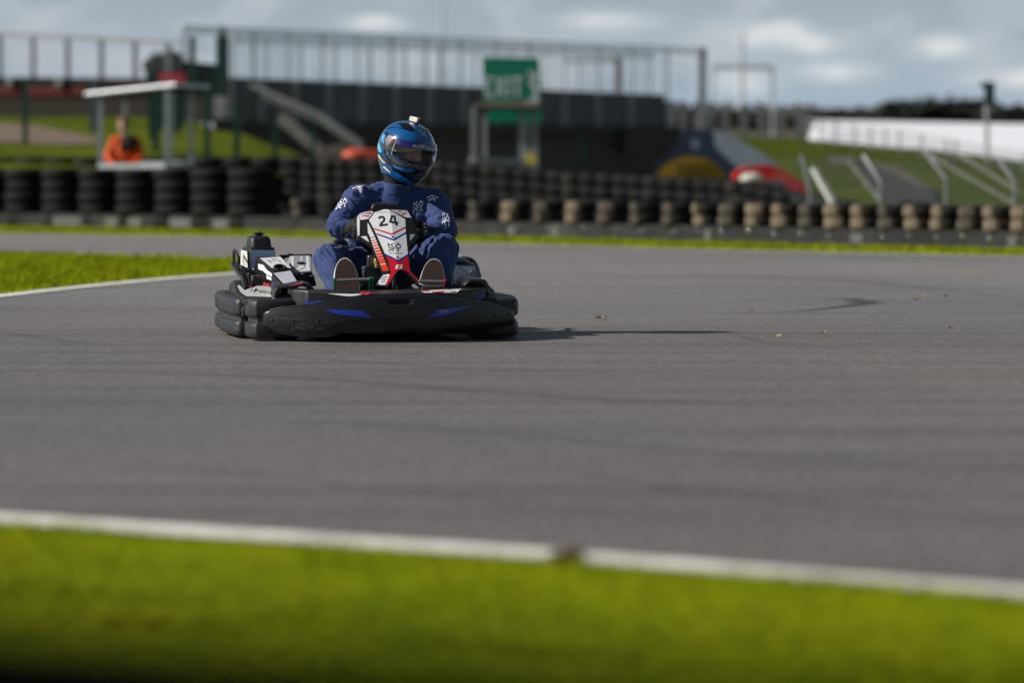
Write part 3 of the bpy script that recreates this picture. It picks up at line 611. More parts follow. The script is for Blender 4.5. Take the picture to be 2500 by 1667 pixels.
# under panel clutter: reservoir, bracket, pedals
b = pxmesh([ZN((330, 1110), (360, 1090), (480, 1085), (560, 1150), (640, 1260), (620, 1440), (310, 1450))], plane_y(.60), thick=(0, .12, 0)); part('chain_tank', b, mat('dark grey tank', (.03, .032, .034), .4, dirt=(.08, .08, .08)), bevel=.01)
b = pxmesh([ZN((400, 915), (540, 900), (560, 1000), (500, 1085), (400, 1090))], plane_y(.66), thick=(0, .05, 0)); part('caliper', b, mat('dirty metal', (.18, .18, .17), .35, metal=.8, var=.5, scale=40), bevel=.006)
part('fluid_bottle', MB().capsule(kv(*ZN((545, 1000))[0], .62), kv(*ZN((560, 1090))[0], .62), .016, .016), M_brass)
b = MB().box((.01, .50, .13), (.16, .10, .10)); b.box((.0, .46, .19), (.20, .05, .05)); part('panel_mount', b, hol, bevel=.01)
def pedal(a_, c_, endm, green):
    p0 = kv(a_[0], a_[1], .40); p1 = kv(c_[0], c_[1], .40)
    pr = part('pedal', MB().tube([p0, p1], .0085, 12), M_alu); m = MB()
    for i in range(9): q = p0.lerp(p1, (i + .5) / 9); m.lathe([(.0088, -.0012), (.0095, 0), (.0088, .0012)], q, p1 - p0, 12)
    part('knurl_rings', m, M_steel, pr)
    m = MB(); m2 = MB()
    if green:
        for q, s in ((p0, -1), (p1, 1)): m.lathe([(.001, -.004), (.013, -.004), (.013, .004), (.001, .004)], q, (1, 0, 0), 14)
        m.lathe([(.001, -.004), (.013, -.004), (.013, .004), (.001, .004)], p1 + Vector((.013, 0, 0)), (1, 0, 0), 14)
        m2.bar(p0 + Vector((0, .004, .01)), p0 + Vector((-.008, .01, -.10)), .008); part('pedal_side_arm', m2, endm, pr); m.bar(p1 + Vector((.0, .004, .0)), p1 + Vector((0, .02, -.10)), .006); m.bar(p1 + Vector((.016, .004, .0)), p1 + Vector((.016, .02, -.10)), .006)
    else:
        m.lathe([(.001, -.005), (.015, -.005), (.015, .005), (.001, .005)], p1, (1, 0, 0), 14); m.bar(p1, p1 + Vector((.0, .03, -.10)), .008)
    part('pedal_arm', m, endm, pr)
pedal((816, 685), (903, 682), M_green, True); pedal((1022, 687), (1086, 688), M_engred, False)
b = MB()
for q in ((650, 945), (685, 925), (700, 950), (672, 940)): b.ell(kv(*Z3(q)[0], .45), (.009, .006, .004), seg=8)
part('muddy_bracket', b, mat('rusty mud', (.25, .1, .03), .9))
# ================================================================== DRIVER
DO = Vector((.10, 1.12, 0))
drv = empty('person', KM @ DO, YAW, 'kart driver in navy racing suit and blue full-face helmet gripping the steering wheel', 'person')
def dpart(name, mb, m, parent=drv, o0=True, **k): return obj(name, mb, m, parent, off=DO, **k)
J = dict(pel=kv(918, 652, 1.22), bel=kv(925, 605, 1.20), che=kv(945, 525, 1.15), uch=kv(958, 488, 1.15), nek=kv(967, 452, 1.13), shL=kv(877, 489, 1.13), shR=kv(1060, 500, 1.13),
         elL=kv(828, 551, .98), elR=kv(1084, 565, .97), wrL=kv(858, 566, .83), wrR=kv(1046, 572, .83), hiL=kv(885, 655, 1.15), hiR=kv(975, 655, 1.15),
         knL=kv(801, 634, .76), knR=kv(1083, 608, .76), anL=kv(836, 698, .60), anR=kv(1066, 690, .60), ftL=kv(842, 690, .52), ftR=kv(1058, 680, .52))
J['wrL'] = SWC + Vector((-SR - .035, .055, .01)); J['wrR'] = SWC + Vector((SR + .045, .055, -.02))
def bodyprims(g):
    b = MB()
    b.ell(J['pel'], (.15 * g, .13 * g, .12 * g)); b.ell(J['bel'], (.175 * g, .115 * g, .13 * g)); b.ell(J['che'], (.165 * g, .12 * g, .14 * g)); b.ell(J['uch'], (.150 * g, .10 * g, .075 * g))
    for s in 'LR':
        sg = -1 if s == 'L' else 1
        b.capsule(J['uch'] + Vector((sg * .05, .0, .03)), J['sh' + s], .066 * g, .068 * g)
        b.capsule(J['sh' + s], J['el' + s], .083 * g, .066 * g); b.capsule(J['el' + s], J['wr' + s], .066 * g, .042 * g)
        b.capsule(J['hi' + s], J['kn' + s], .105 * g, .078 * g); b.capsule(J['kn' + s], J['an' + s], .078 * g, .058 * g)
    return b
BONES = [(J['che'], J['bel'], 'T'), (J['uch'], J['che'], 'T')]
for s_ in 'LR': BONES += [(J['sh' + s_], J['el' + s_], 'A'), (J['el' + s_], J['wr' + s_], 'A'), (J['hi' + s_], J['kn' + s_], 'L'), (J['kn' + s_], J['an' + s_], 'L')]
def fold(co, no):
    tw = 0; acc = 0
    for bi, (a, c, kd) in enumerate(BONES):
        d = c - a; L_ = d.length; d = d / L_; t = (co - a).dot(d); tt = max(0, min(L_, t)); r = co - (a + d * tt); w = math.exp(-(r.length / .07) ** 2 * 1.5)
        if w < .01: continue
        x = d.orthogonal().normalized(); y = d.cross(x); q = r.normalized()
        if kd == 'A': f1 = 30; f2 = 1.1; am = .0085
        elif kd == 'L': f1 = 7; f2 = 2.3; am = .0095
        else: f1 = 11; f2 = 1.5; am = .008
        v = Vector((q.dot(x) * f2, q.dot(y) * f2, t * f1 + q.dot(x) * 1.5 + bi * 7.3)); v += Vector((1, 1, 1)) * noise.noise(v * .6 + Vector((bi, 2, 3))) * .7
        n1 = 1 - abs(noise.noise(v)) * 3.2; n2 = 1 - abs(noise.noise(v * 2.1 + Vector((5, 1, 9)))) * 3.0
        end = math.exp(-(min(t, L_ - t) / .07) ** 2) if kd != 'T' else .3
        acc += w * am * (.75 + .9 * end) * (n1 * .75 + n2 * .12); tw += w
    return acc / tw if tw else 0
inner = bodyprims(.80)
# neck, head with face
hc = kv(990, 370, 1.06)
HR = Matrix.Rotation(-YAW, 3, 'Z') @ Matrix.Rotation(R(8), 3, 'Y') @ Matrix.Rotation(R(38), 3, 'Z') @ Matrix.Rotation(R(8), 3, 'X')
def H(v): return hc + HR @ Vector(v)
inner.capsule(J['nek'], H((0, .02, -.05)), .055, .052)
inner.ell(H((0, .01, .03)), (.075, .092, .095), HR); inner.capsule(H((0, -.03, -.06)), H((0, -.055, -.075)), .05, .036); inner.ell(H((0, -.045, -.02)), (.058, .055, .07), HR)
inner.capsule(H((0, -.085, .015)), H((0, -.108, -.022)), .010, .015, 12)          # nose
inner.capsule(H((-.036, -.084, .028)), H((.036, -.084, .028)), .010, .010, 12)    # brow
inner.capsule(H((-.022, -.092, -.052)), H((.022, -.092, -.052)), .009, .009, 12)  # lips
for s in (-1, 1): inner.ell(H((s * .077, .01, -.005)), (.009, .018, .028), HR); inner.ell(H((s * .038, -.07, -.02)), (.022, .022, .02), HR)
for s in 'LR':
    inner.capsule(J['an' + s], J['ft' + s] + Vector((0, -.02, .03)), .040, .036)
# hands: palm and fingers closed round the rim
def handprims(b, ang, g, side):
    t = R(ang); er = SX * math.cos(t) + SU * math.sin(t); et = -SX * math.sin(t) + SU * math.cos(t); P = SWC + er * SR
    wr = J['wrL'] if side < 0 else J['wrR']
    palm = P + er * .030 + SN * .030
    b.capsule(wr, palm, .032 * g, .034 * g, 16)
    for i, (o_, L) in enumerate(((-.034, .92), (-.011, 1.0), (.012, .97), (.034, .82))):
        kn = P + er * .036 + SN * .018 + et * (o_ * 1.05)
        p1 = P + er * .034 * L + SN * (-.012) + et * o_; p2 = P + er * .008 + SN * (-.032 * L) + et * o_; p3 = P - er * .022 * L + SN * (-.018) + et * o_
        b.capsule(palm + et * o_ * .6, kn, .016 * g, .0125 * g, 12); b.capsule(kn, p1, .0125 * g, .0115 * g, 12); b.capsule(p1, p2, .0115 * g, .0105 * g, 12); b.capsule(p2, p3, .0105 * g, .0092 * g, 12)
    up = et if side > 0 else -et
    t1 = P + er * .020 + SN * .035 + up * .045; t2 = P - er * .012 + SN * .024 + up * .052; t3 = P - er * .030 + SN * .010 + up * .048
    b.capsule(palm + up * .02, t1, .017 * g, .0135 * g, 12); b.capsule(t1, t2, .0135 * g, .012 * g, 12); b.capsule(t2, t3, .012 * g, .010 * g, 12)
handprims(inner, 176, .8, -1); handprims(inner, -2, .8, 1)
body = remeshed('body', inner, M_skin, .0065, drv, DO, 3)
for s in (-1, 1):
    e = dpart('eye', MB().ell(H((s * .031, -.083, .008)), (.012, .012, .007)), mat('eye white', (.5, .44, .4), .3), drv)
    dpart('iris', MB().ell(H((s * .031 + .002, -.093, .008)), (.0052, .004, .0052)), mat('iris', (.03, .02, .015), .2), e)
suit = bodyprims(1.0); suit.ell(kv(1018, 548, 1.10), (.085, .08, .10)); suit.ell(kv(880, 560, 1.14), (.08, .08, .10))
for s in 'LR': suit.capsule(J['kn' + s], J['an' + s] + Vector((0, .01, -.02)), .076, .066)
suit.capsule(J['uch'] + Vector((0, -.01, .04)), J['nek'], .070, .056)
suit = remeshed('racing_suit', suit, M_suit, .0065, drv, DO, 7, fold, post=2)
suit['label'] = 'navy blue one-piece racing suit with white prints'
cs = caster(suit, DO)
col_ = MB(); npt = J['nek'] + Vector((0, 0, -.005))
col_.lathe([(.086, -.04), (.082, -.012), (.076, .012), (.070, .014), (.068, -.03)], npt, (.12, -.1, 1), 28); dpart('collar', col_, M_suit, suit)
nl = MB().lathe([(.066, -.03), (.066, .03), (.072, .075), (.085, .12), (.05, .125)], npt, (.14, -.05, 1), 28); dpart('balaclava', nl, mat('black balaclava', (.008, .008, .008), .9))
# prints on the suit
def sp(polys, nm='print'): dpart(nm, pxmesh(polys, cs, 3, off=.0025, maxedge=.022), M_print, suit, smooth=False)
sp(logo(Z2((345, 1000), (420, 970), (432, 1065), (300, 1105))))
sp(logo(Z2((1122, 1020), (1240, 990), (1235, 1100), (1130, 1130))))
sp(logo(Z2((1440, 1120), (1500, 1150), (1530, 1290), (1430, 1255))))
sp(logo(Z2((505, 865), (560, 850), (605, 900), (570, 930))) + strip(Z2((478, 882), (520, 858), (600, 850)), 1.6))
sp([q for P in [[(1275, 975), (1330, 950), (1390, 978)], [(1290, 1005), (1340, 975), (1360, 1005)]] for q in strip(Z2(*P), 3.0)])
for P in [[(1130, 1110), (1130, 1145)], [(1185, 1105), (1235, 1115)]]: sp(strip(Z2(*P), 2.0))
dpart('zip', pxmesh(strip(Z2((935, 880), (985, 960), (950, 1060)), 1.6), cs, 4, off=.002), mat('pale zip', (.12, .16, .38), .5), suit, smooth=False)
for P_, w_ in (([(610, 880), (585, 930), (590, 1010), (570, 1060)], 1.0), ([(1240, 925), (1225, 985), (1245, 1060)], 1.0), ([(800, 850), (860, 905), (925, 945)], 1.3), ([(1130, 900), (1060, 935), (1000, 930)], 1.3)): dpart('seam', pxmesh(strip(Z2(*P_), w_), cs, 4, off=.0015, maxedge=.03), mat('dark suit piping', (.012, .022, .10), .8), suit, smooth=False)
dpart('storm_flap', pxmesh([Z2((985, 900), (1010, 900), (975, 1070), (950, 1062), (990, 960))], cs, 4, off=.005), mat('dark suit piping', (.012, .022, .10), .8), suit, smooth=False)
for side, ang in ((-1, 176), (1, -2)):
    b = MB(); handprims(b, ang, 1.2, side); w = J['wrL'] if side < 0 else J['wrR']; e = J['elL'] if side < 0 else J['elR']; b.capsule(w, w.lerp(e, .34), .044, .052)
    gl = remeshed('glove', b, M_glove, .0042, drv, DO, 2)
    cg = caster(gl, DO)
    gq = [[(352, 1205), (380, 1150)], [(350, 1180), (392, 1190)], [(395, 1140), (415, 1110)]] if side < 0 else [[(1235, 1250), (1262, 1250)], [(1238, 1280), (1262, 1300)], [(1232, 1330), (1265, 1320), (1240, 1365)]]
    dpart('print', pxmesh([q for P in gq for q in strip(Z2(*P), 1.7)], cg, 4, off=.004), M_print, gl, smooth=False)
# shoes
def shoe(outline, yl, ank, cen):
    so = dpart('shoe', pxmesh([outline], lambda px, py, off: kv(px, py, yl + .018 + (py - 690) * -.0011), thick=(0, .028, -.012)), M_foxing, bevel=.006)
    c = Vector((sum(p[0] for p in outline) / len(outline), sum(p[1] for p in outline) / len(outline))); ins = [tuple(c + (Vector(p) - c) * .93) for p in outline]
    dpart('sole', pxmesh([ins], lambda px, py, off: kv(px, py, yl + .014 + (py - 690) * -.0011), thick=(0, .004, 0)), M_sole, so)
    b = MB(); k0 = kv(cen[0], cen[1] - 10, yl + .10); k1 = kv(cen[0], cen[1] + 22, yl + .095); b.capsule(k0, k1, .034, .040); b.capsule(k1, ank, .042, .05); u = remeshed('upper', b, M_shoe, .006, so, DO, 3)
def arc(pts): return [tuple(p)[:2] for p in catmull([(x, y, 0) for x, y in pts], 4, True)]
shoe(arc(Z1((1500, 880), (1500, 720), (1515, 590), (1560, 500), (1630, 470), (1700, 510), (1755, 600), (1785, 720), (1790, 880), (1650, 910))), .42, J['anL'], (845, 670))
shoe(arc(Z3((600, 880), (612, 790), (645, 700), (695, 640), (745, 624), (795, 645), (832, 710), (845, 800), (842, 890), (720, 905))), .42, J['anR'], (1056, 670))

# ---------------------------------------------------------------- helmet
def hrad(d):
    ax = .137; by = .172 if d.y < 0 else .158; cz = .158 if d.z > 0 else .19; p = 2.25
    if d.z < 0: ax *= 1 - .22 * (-d.z) ** 1.2; by *= 1 - .10 * (-d.z)
    return (abs(d.x / ax) ** p + abs(d.y / by) ** p + abs(d.z / cz) ** p) ** (-1 / p)
def hpt(az, el, off=0.0):
    a = R(az); e = R(el); d = Vector((math.sin(a) * math.cos(e), -math.cos(a) * math.cos(e), math.sin(e)))
    r = hrad(d) + off
    if off and abs(az) < 95: pass
    return H(d * r)
def port(az, el):      # eye opening
    t = abs(az) / 62.0
    return t < 1 and -13 + 9 * t * t < el < 22 - 3 * t * t
b = MB(); NA = 144; EL = [-62 + 2 * i for i in range(76)] + [89.9]
idx = {}
for j, el in enumerate(EL):
    for i in range(NA):
        az = -180 + 360 * i / NA; lo = -58 if abs(az) < 90 else -58 + (abs(az) - 90) * .16
        e2 = max(el, lo); chin = .010 * math.exp(-((e2 + 24) / 16) ** 2) * math.exp(-(az / 55) ** 2)
        idx[(i, j)] = len(b.v); b.v.append(tuple(hpt(az, e2, chin)))
for j in range(len(EL) - 1):
    for i in range(NA):
        az = -180 + 360 * (i + .5) / NA; el = (EL[j] + EL[j + 1]) / 2
        if el < -58 + 1 or port(az, el): continue
        b.f.append([idx[(i, j)], idx[((i + 1) % NA, j)], idx[((i + 1) % NA, j + 1)], idx[(i, j + 1)]])
helm = dpart('helmet', b, M_helm, fixn=False, ang=60); helm['label'] = 'glossy blue full-face helmet with light blue and black graphics'
q = helm.modifiers.new('s', 'SOLIDIFY'); q.thickness = .006; q.offset = -1
helm.data.materials[0] = M_helm
# full closed shell used only to project the paint onto
full = MB(); n_ = 60
for j in range(41):
    for i in range(n_): full.v.append(tuple(hpt(-180 + 6 * i, -80 + 4.2 * j)))
FV = [Vector(v) for v in full.v]; FB = BVHTree.FromPolygons(FV, [[j * n_ + i, j * n_ + (i + 1) % n_, (j + 1) * n_ + (i + 1) % n_, (j + 1) * n_ + i] for j in range(40) for i in range(n_)])
def ch(px, py, off):
    d = kray(px, py); h_ = FB.ray_cast(KO, d)
    if h_[0] is None:
        t = (hc - KO).dot(d); p0 = KO + d * t; h_ = FB.find_nearest(p0)
    dd = HR.transposed() @ (h_[0] - hc); dd.normalize(); az = math.degrees(math.atan2(dd.x, -dd.y)); el = math.degrees(math.asin(dd.z))
    e2 = max(el, -58); chin = .010 * math.exp(-((e2 + 24) / 16) ** 2) * math.exp(-(az / 55) ** 2)
    return hpt(az, el, chin + off)
def hp(name, m, off, *polys): return dpart(name, pxmesh(list(polys), ch, 2.2, off=off), m, helm, smooth=True)
hp('black_graphic', M_helmblack, .0012, ZH((400, 1010), (740, 1090), (760, 1160), (840, 1100), (1130, 1150), (1100, 1260), (980, 1410), (860, 1440), (700, 1370), (400, 1160), (330, 930)),
   ZH((350, 870), (560, 990), (840, 1090), (1170, 1130), (1150, 1170), (850, 1130), (560, 1060), (420, 1010), (330, 930)))
hp('blue_graphic', mat('mid blue paint', (.006, .17, .60), .15, coat=1), .0025, ZH((395, 1020), (460, 1060), (560, 1085), (742, 1100), (752, 1160), (600, 1150), (480, 1110), (410, 1070)), ZH((402, 1160), (480, 1190), (620, 1270), (690, 1320), (712, 1362), (600, 1335), (480, 1270)))
hp('grey_graphic', M_helmgrey, .0022, ZH((220, 660), (260, 690), (350, 860), (540, 990), (740, 1065), (720, 1085), (600, 1062), (430, 1000), (330, 900), (260, 820)), ZH((112, 830), (180, 850), (260, 960), (320, 1060), (300, 1065), (230, 1010), (130, 870)))
hp('light_graphic', M_helmcyan, .0024, ZH((182, 500), (215, 450), (250, 490), (225, 560), (222, 650), (175, 600)), ZH((112, 630), (130, 625), (150, 690), (185, 790), (165, 808), (120, 790), (104, 720)))
hp('black_graphic', M_helmblack, .0018, ZH((255, 405), (300, 440), (262, 480), (245, 490), (235, 460)), ZH((160, 610), (215, 650), (240, 700), (260, 850), (320, 920), (350, 1060), (300, 1010), (262, 900), (228, 820), (212, 720), (170, 650)), ZH((335, 930), (392, 1000), (410, 1160), (380, 1150), (340, 1040)))
hp('vent', M_helmblack, .006, ZH((480, 262), (640, 262), (720, 290), (775, 372), (765, 402), (640, 372), (560, 345), (520, 290)))
hp('vent', M_helmblack, .005, ZH((1020, 345), (1060, 375), (1080, 420), (1060, 425), (1030, 385)))
hp('seam', M_helmdark, .0016, *strip(ZH((260, 350), (400, 325), (560, 345), (640, 372), (760, 410)), 1.3))
hp('badge', M_silver, .003, *[q for P, w in [([(880, 396), (940, 430), (1025, 505)], 2.2), ([(1015, 408), (970, 455), (900, 508)], 2.2)] for q in strip(ZH(*P), w)])
hp('white_graphic', mat('white helmet print', (.75, .75, .72), .4), .003, ZH((195, 1075), (235, 1065), (350, 1180), (340, 1188), (280, 1150)), *[q for P in [[(120, 850), (140, 890), (175, 935)], [(180, 940), (205, 975)], [(210, 975), (238, 1005)]] for q in strip(ZH(*P), 3.2)])
hp('chin_vent', M_helmgrey, .003, ZH((850, 1160), (1070, 1175), (1055, 1235), (880, 1230)))
# visor: conforms to the helmet, wraps to the pivots
def vis(az, el):
    return hpt(az, el, .007)
VT = [(0, 25.5), (30, 26), (60, 27), (78, 32), (90, 33), (100, 26), (104, 15)]; VB = [(0, -17), (20, -16.5), (40, -13), (60, -8), (76, -1), (90, 4), (104, 15)]
b = MB(); n1 = 80; n2 = 16
for i in range(n1 + 1):
    az = -104 + 208 * i / n1; t_ = lerp(VT, abs(az)); b_ = lerp(VB, abs(az))
    for j in range(n2 + 1):
        el = b_ + (t_ - b_) * j / n2; lip = .004 if j == 0 else 0
        b.v.append(tuple(hpt(az, el, .008 + lip)))
for i in range(n1):
    for j in range(n2): b.f.append([i * (n2 + 1) + j, (i + 1) * (n2 + 1) + j, (i + 1) * (n2 + 1) + j + 1, i * (n2 + 1) + j + 1])
visor = dpart('visor', b, M_visor, drv, fixn=False, ang=60); visor['label'] = 'smoked see-through visor with a blue name strip'
b = MB()
for i in range(60):
    a0 = -58 + 116 * i / 60; a1 = a0 + 116 / 60
    q = [hpt(a0, 13.5 + abs(a0) * .03, .0095), hpt(a1, 13.5 + abs(a1) * .03, .0095), hpt(a1, lerp(VT, abs(a1)) - .3, .0095), hpt(a0, lerp(VT, abs(a0)) - .3, .0095)]
    b.add(q, [(0, 1, 2, 3)])
dpart('visor_strip', b, M_strip, visor, fixn=False)
def cv(px, py, off):
    p = ch(px, py, 0); dd = HR.transposed() @ (p - hc); dd.normalize(); return hpt(math.degrees(math.atan2(dd.x, -dd.y)), math.degrees(math.asin(dd.z)), off)
vt = lambda polys: dpart('visor_lettering', pxmesh(polys, cv, 3, off=.0112), mat('white print', (.8, .8, .82), .4), visor, smooth=False)
vt([q for P, w in [([(772, 665), (772, 712)], 1.5), ([(822, 665), (788, 692), (826, 722)], 1.3), ([(832, 722), (858, 672), (884, 728)], 1.4), ([(892, 672), (925, 676), (922, 700), (896, 702), (922, 735)], 1.2), ([(932, 682), (985, 690)], 1.3), ([(955, 690), (953, 738)], 1.4)] for q in strip(ZH(*P), w)])
dpart('visor_lettering', pxtext('Silverstone', ZH((1000, 705), (1165, 740), (1162, 775), (1000, 735)), cv, .0112), mat('white print', (.8, .8, .82), .4), visor, smooth=False)
b = MB()
for i in range(12):
    e0 = lerp(VB, 60) + (lerp(VT, 60) - lerp(VB, 60)) * i / 12; e1 = lerp(VB, 60) + (lerp(VT, 60) - lerp(VB, 60)) * (i + 1) / 12
    for s in (-1, 1): b.add([hpt(s * (60 + 3 - .25 * i), e0, .0098), hpt(s * (61.2 + 3 - .25 * i), e0, .0098), hpt(s * (61.2 + 2.75 - .25 * i), e1, .0098), hpt(s * (60 + 2.75 - .25 * i), e1, .0098)], [(0, 1, 2, 3)])
dpart('visor_rib', b, mat('clear edge', (.5, .52, .55), .2), visor, fixn=False)
piv = mat('mottled pivot mechanism', (.22, .22, .25), .3, metal=.6, var=.9, scale=170, dirt=(.45, .42, .38), dirtscale=120, dirtlo=.5, dirthi=.6)
for s in (-1, 1):
    b = MB(); c0 = [(66, 22), (74, 29), (88, 30), (98, 20), (92, 10), (80, 3), (68, 0), (63, 8)]
    ctr = (80, 15); vs = [hpt(s * ctr[0], ctr[1], .0035)] + [hpt(s * a_, e_, .0035) for a_, e_ in c0]; b.add(vs, [(0, 1 + i, 1 + (i + 1) % 8) for i in range(8)]); dpart('pivot', b, piv, visor)
for a_, e_ in ((-74, -8), (-62, 5), (-56, 3)): dpart('rivet', MB().ell(hpt(a_, e_, .010), (.004, .004, .004), seg=8), mat('bright rivet', (.7, .7, .7), .3), visor)
# dark lining seen through the port, chin skirt
b = MB()
for j in range(17):
    for i in range(41): az = -100 + 5 * i; b.v.append(tuple(hpt(az, -50 + 5 * j, -.022)))
for j in range(16):
    for i in range(40):
        az = -100 + 5 * (i + .5); el = -50 + 5 * (j + .5)
        if abs(az) < 60 and -12 < el < 20: continue
        b.f.append([j * 41 + i, j * 41 + i + 1, (j + 1) * 41 + i + 1, (j + 1) * 41 + i])
dpart('lining', b, M_helmblack, helm, fixn=False)
# action camera on the crown
cq = ch(*ZH((800, 240))[0], 0); ax_ = (HR @ Vector((.12, -1, .05))).normalized(); upv = (HR @ Vector((0, 0, 1))).normalized(); sx_ = ax_.cross(upv).normalized()
CM = Matrix(((sx_.x, -ax_.x, upv.x), (sx_.y, -ax_.y, upv.y), (sx_.z, -ax_.z, upv.z)))
# helmet forward is local -Y of CM
base = H((-.006, -.03, .158)); base = base
def cbx(c, d): 
    m = MB().box(c, d); m.v = [tuple(base + CM @ Vector(v)) for v in m.v]; return m
cam_ = dpart('action_camera', cbx((0, .0, .020), (.030, .062, .026)), mat('silver camera body', (.62, .62, .6), .35, metal=.2), drv, bevel=.003)
dpart('mount', cbx((0, .0, .002), (.024, .04, .014)), M_helmblack, cam_)
b = MB().lathe([(.001, 0), (.0125, 0), (.0125, .012), (.009, .013), (.008, .009), (.001, .009)], base + CM @ Vector((0, -.029, .020)), ax_, 20); dpart('lens', b, M_helmblack, cam_)
# ================================================================== SETTING
def sheet(name, pts, z, m, kind='structure', cut=0):
    b = MB(); bm = bmesh.new(); bm.faces.new([bm.verts.new((p[0], p[1], z)) for p in pts]); bm.normal_update(); bmesh.ops.triangulate(bm, faces=bm.faces[:]); bm.verts.index_update()
    b.add([v.co.copy() for v in bm.verts], [[v.index for v in f.verts] for f in bm.faces]); bm.free()
    o = obj(name, b, m, smooth=False); o['kind'] = kind
    for f in o.data.polygons:
        if f.normal.z < 0: f.flip()
    return o
# asphalt
M_asph, n, p = simple('asphalt'); L = n.links.new
tc = n.nodes.new('ShaderNodeTexCoord')
def nz(scale, det=4, mapping=None, rough=.5):
    q = n.nodes.new('ShaderNodeTexNoise'); q.inputs['Scale'].default_value = scale; q.inputs['Detail'].default_value = det; q.inputs['Roughness'].default_value = rough
    if mapping:
        mp = n.nodes.new('ShaderNodeMapping'); mp.inputs['Scale'].default_value = mapping[0]; mp.inputs['Rotation'].default_value = (0, 0, R(mapping[1])); L(tc.outputs['Object'], mp.inputs[0]); L(mp.outputs[0], q.inputs['Vector'])
    else: L(tc.outputs['Object'], q.inputs['Vector'])
    return q.outputs['Fac']
def ramp(f, stops):
    r_ = n.nodes.new('ShaderNodeValToRGB'); e = r_.color_ramp.elements
    e[0].position, e[0].color = stops[0][0], (*stops[0][1], 1); e[1].position, e[1].color = stops[-1][0], (*stops[-1][1], 1)
    for s_, c_ in stops[1:-1]: k_ = e.new(s_); k_.color = (*c_, 1)
    L(f, r_.inputs[0]); return r_.outputs[0]
def mixc(a, b_, f, mode='MIX'):
    m_ = n.nodes.new('ShaderNodeMix'); m_.data_type = 'RGBA'; m_.blend_type = mode
    for i_, x_ in ((0, f), (6, a), (7, b_)):
        if isinstance(x_, (int, float)): m_.inputs[i_].default_value = x_
        elif isinstance(x_, tuple): m_.inputs[i_].default_value = (*x_, 1)
        else: L(x_, m_.inputs[i_])
    return m_.outputs[2]
base = ramp(nz(.22, 4, ((1, .55, 1), 20)), [(.3, (.128, .126, .127)), (.7, (.178, .174, .174))])
warm = ramp(nz(.09, 2, ((1, 1, 1), 0)), [(.40, (1, 1, 1)), (.66, (1.07, .975, .94))])
base = mixc(base, warm, 1.0, 'MULTIPLY')
streak = ramp(nz(1.0, 6, ((.22, 3.2, 1), 3), .65), [(.30, (.80, .80, .81)), (.5, (1, 1, 1)), (.72, (1.14, 1.14, 1.14))])
base = mixc(base, streak, 1.0, 'MULTIPLY')
streak2 = ramp(nz(1.0, 3, ((.06, .9, 1), -4), .6), [(.36, (.86, .86, .87)), (.52, (1, 1, 1))])
base = mixc(base, streak2, .9, 'MULTIPLY')
grit = ramp(nz(95, 3), [(.32, (.45, .45, .46)), (.5, (1, 1, 1)), (.72, (1.75, 1.72, 1.66))])
base = mixc(base, grit, .95, 'MULTIPLY')
grit2 = ramp(nz(28, 5, None, .7), [(.30, (.66, .66, .66)), (.7, (1.36, 1.35, 1.32))])
base = mixc(base, grit2, .8, 'MULTIPLY')
grit3 = ramp(nz(7, 6, ((1, 2.6, 1), 5), .75), [(.32, (.80, .80, .80)), (.5, (1, 1, 1)), (.68, (1.22, 1.21, 1.2))])
base = mixc(base, grit3, .9, 'MULTIPLY')
streak3 = ramp(nz(1.0, 5, ((.9, 11, 1), 2), .7), [(.30, (.86, .86, .86)), (.5, (1, 1, 1)), (.7, (1.13, 1.13, 1.13))])
base = mixc(base, streak3, 1.0, 'MULTIPLY')
sx = n.nodes.new('ShaderNodeSeparateXYZ'); L(tc.outputs['Object'], sx.inputs[0]); mr = n.nodes.new('ShaderNodeMapRange'); mr.inputs[1].default_value = 8; mr.inputs[2].default_value = 50; L(sx.outputs[1], mr.inputs[0])
far_sheen = ramp(mr.outputs[0], [(.0, (.90, .88, .88)), (.14, (1, .99, .99)), (.28, (1.02, 1.02, 1.03)), (.48, (1.30, 1.30, 1.32)), (1, (1.42, 1.42, 1.46))])  # far tarmac lightened: grazing sheen painted into the base colour
base = mixc(base, far_sheen, 1.0, 'MULTIPLY')
L(base, p.inputs['Base Color']); p.inputs['Roughness'].default_value = .60; p.inputs['Specular IOR Level'].default_value = .5
bp = n.nodes.new('ShaderNodeBump'); bp.inputs['Strength'].default_value = .55; bp.inputs['Distance'].default_value = .006; L(nz(110, 3), bp.inputs['Height']); L(bp.outputs[0], p.inputs['Normal'])
# grass
def grassmat(name, c1, c2, c3, sc=1.0):
    global n, p, tc, L
    m_, n, p = simple(name); L = n.links.new; tc = n.nodes.new('ShaderNodeTexCoord')
    b_ = ramp(nz(1.6 * sc, 6, ((1, .5, 1), 0), .7), [(.3, c1), (.52, c2), (.75, c3)])
    b_ = mixc(b_, ramp(nz(14 * sc, 6, None, .75), [(.3, (.68, .72, .65)), (.7, (1.25, 1.22, 1.2))]), .8, 'MULTIPLY')
    L(b_, p.inputs['Base Color']); p.inputs['Roughness'].default_value = .9; p.inputs['Specular IOR Level'].default_value = .05
    bp_ = n.nodes.new('ShaderNodeBump'); bp_.inputs['Strength'].default_value = .8; bp_.inputs['Distance'].default_value = .03; L(nz(40 * sc, 4), bp_.inputs['Height']); L(bp_.outputs[0], p.inputs['Normal'])
    return m_
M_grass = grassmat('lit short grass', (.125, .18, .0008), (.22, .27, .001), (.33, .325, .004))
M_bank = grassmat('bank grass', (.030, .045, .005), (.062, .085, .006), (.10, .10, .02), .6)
M_blade = mat('grass blades', (.25, .29, .002), .8, spec=.1, var=.4, scale=3)
M_line = mat('painted line', (.86, .84, .78), .7, var=.15, scale=6, dirt=(.25, .24, .2), dirtscale=7, dirtlo=.50, dirthi=.75)

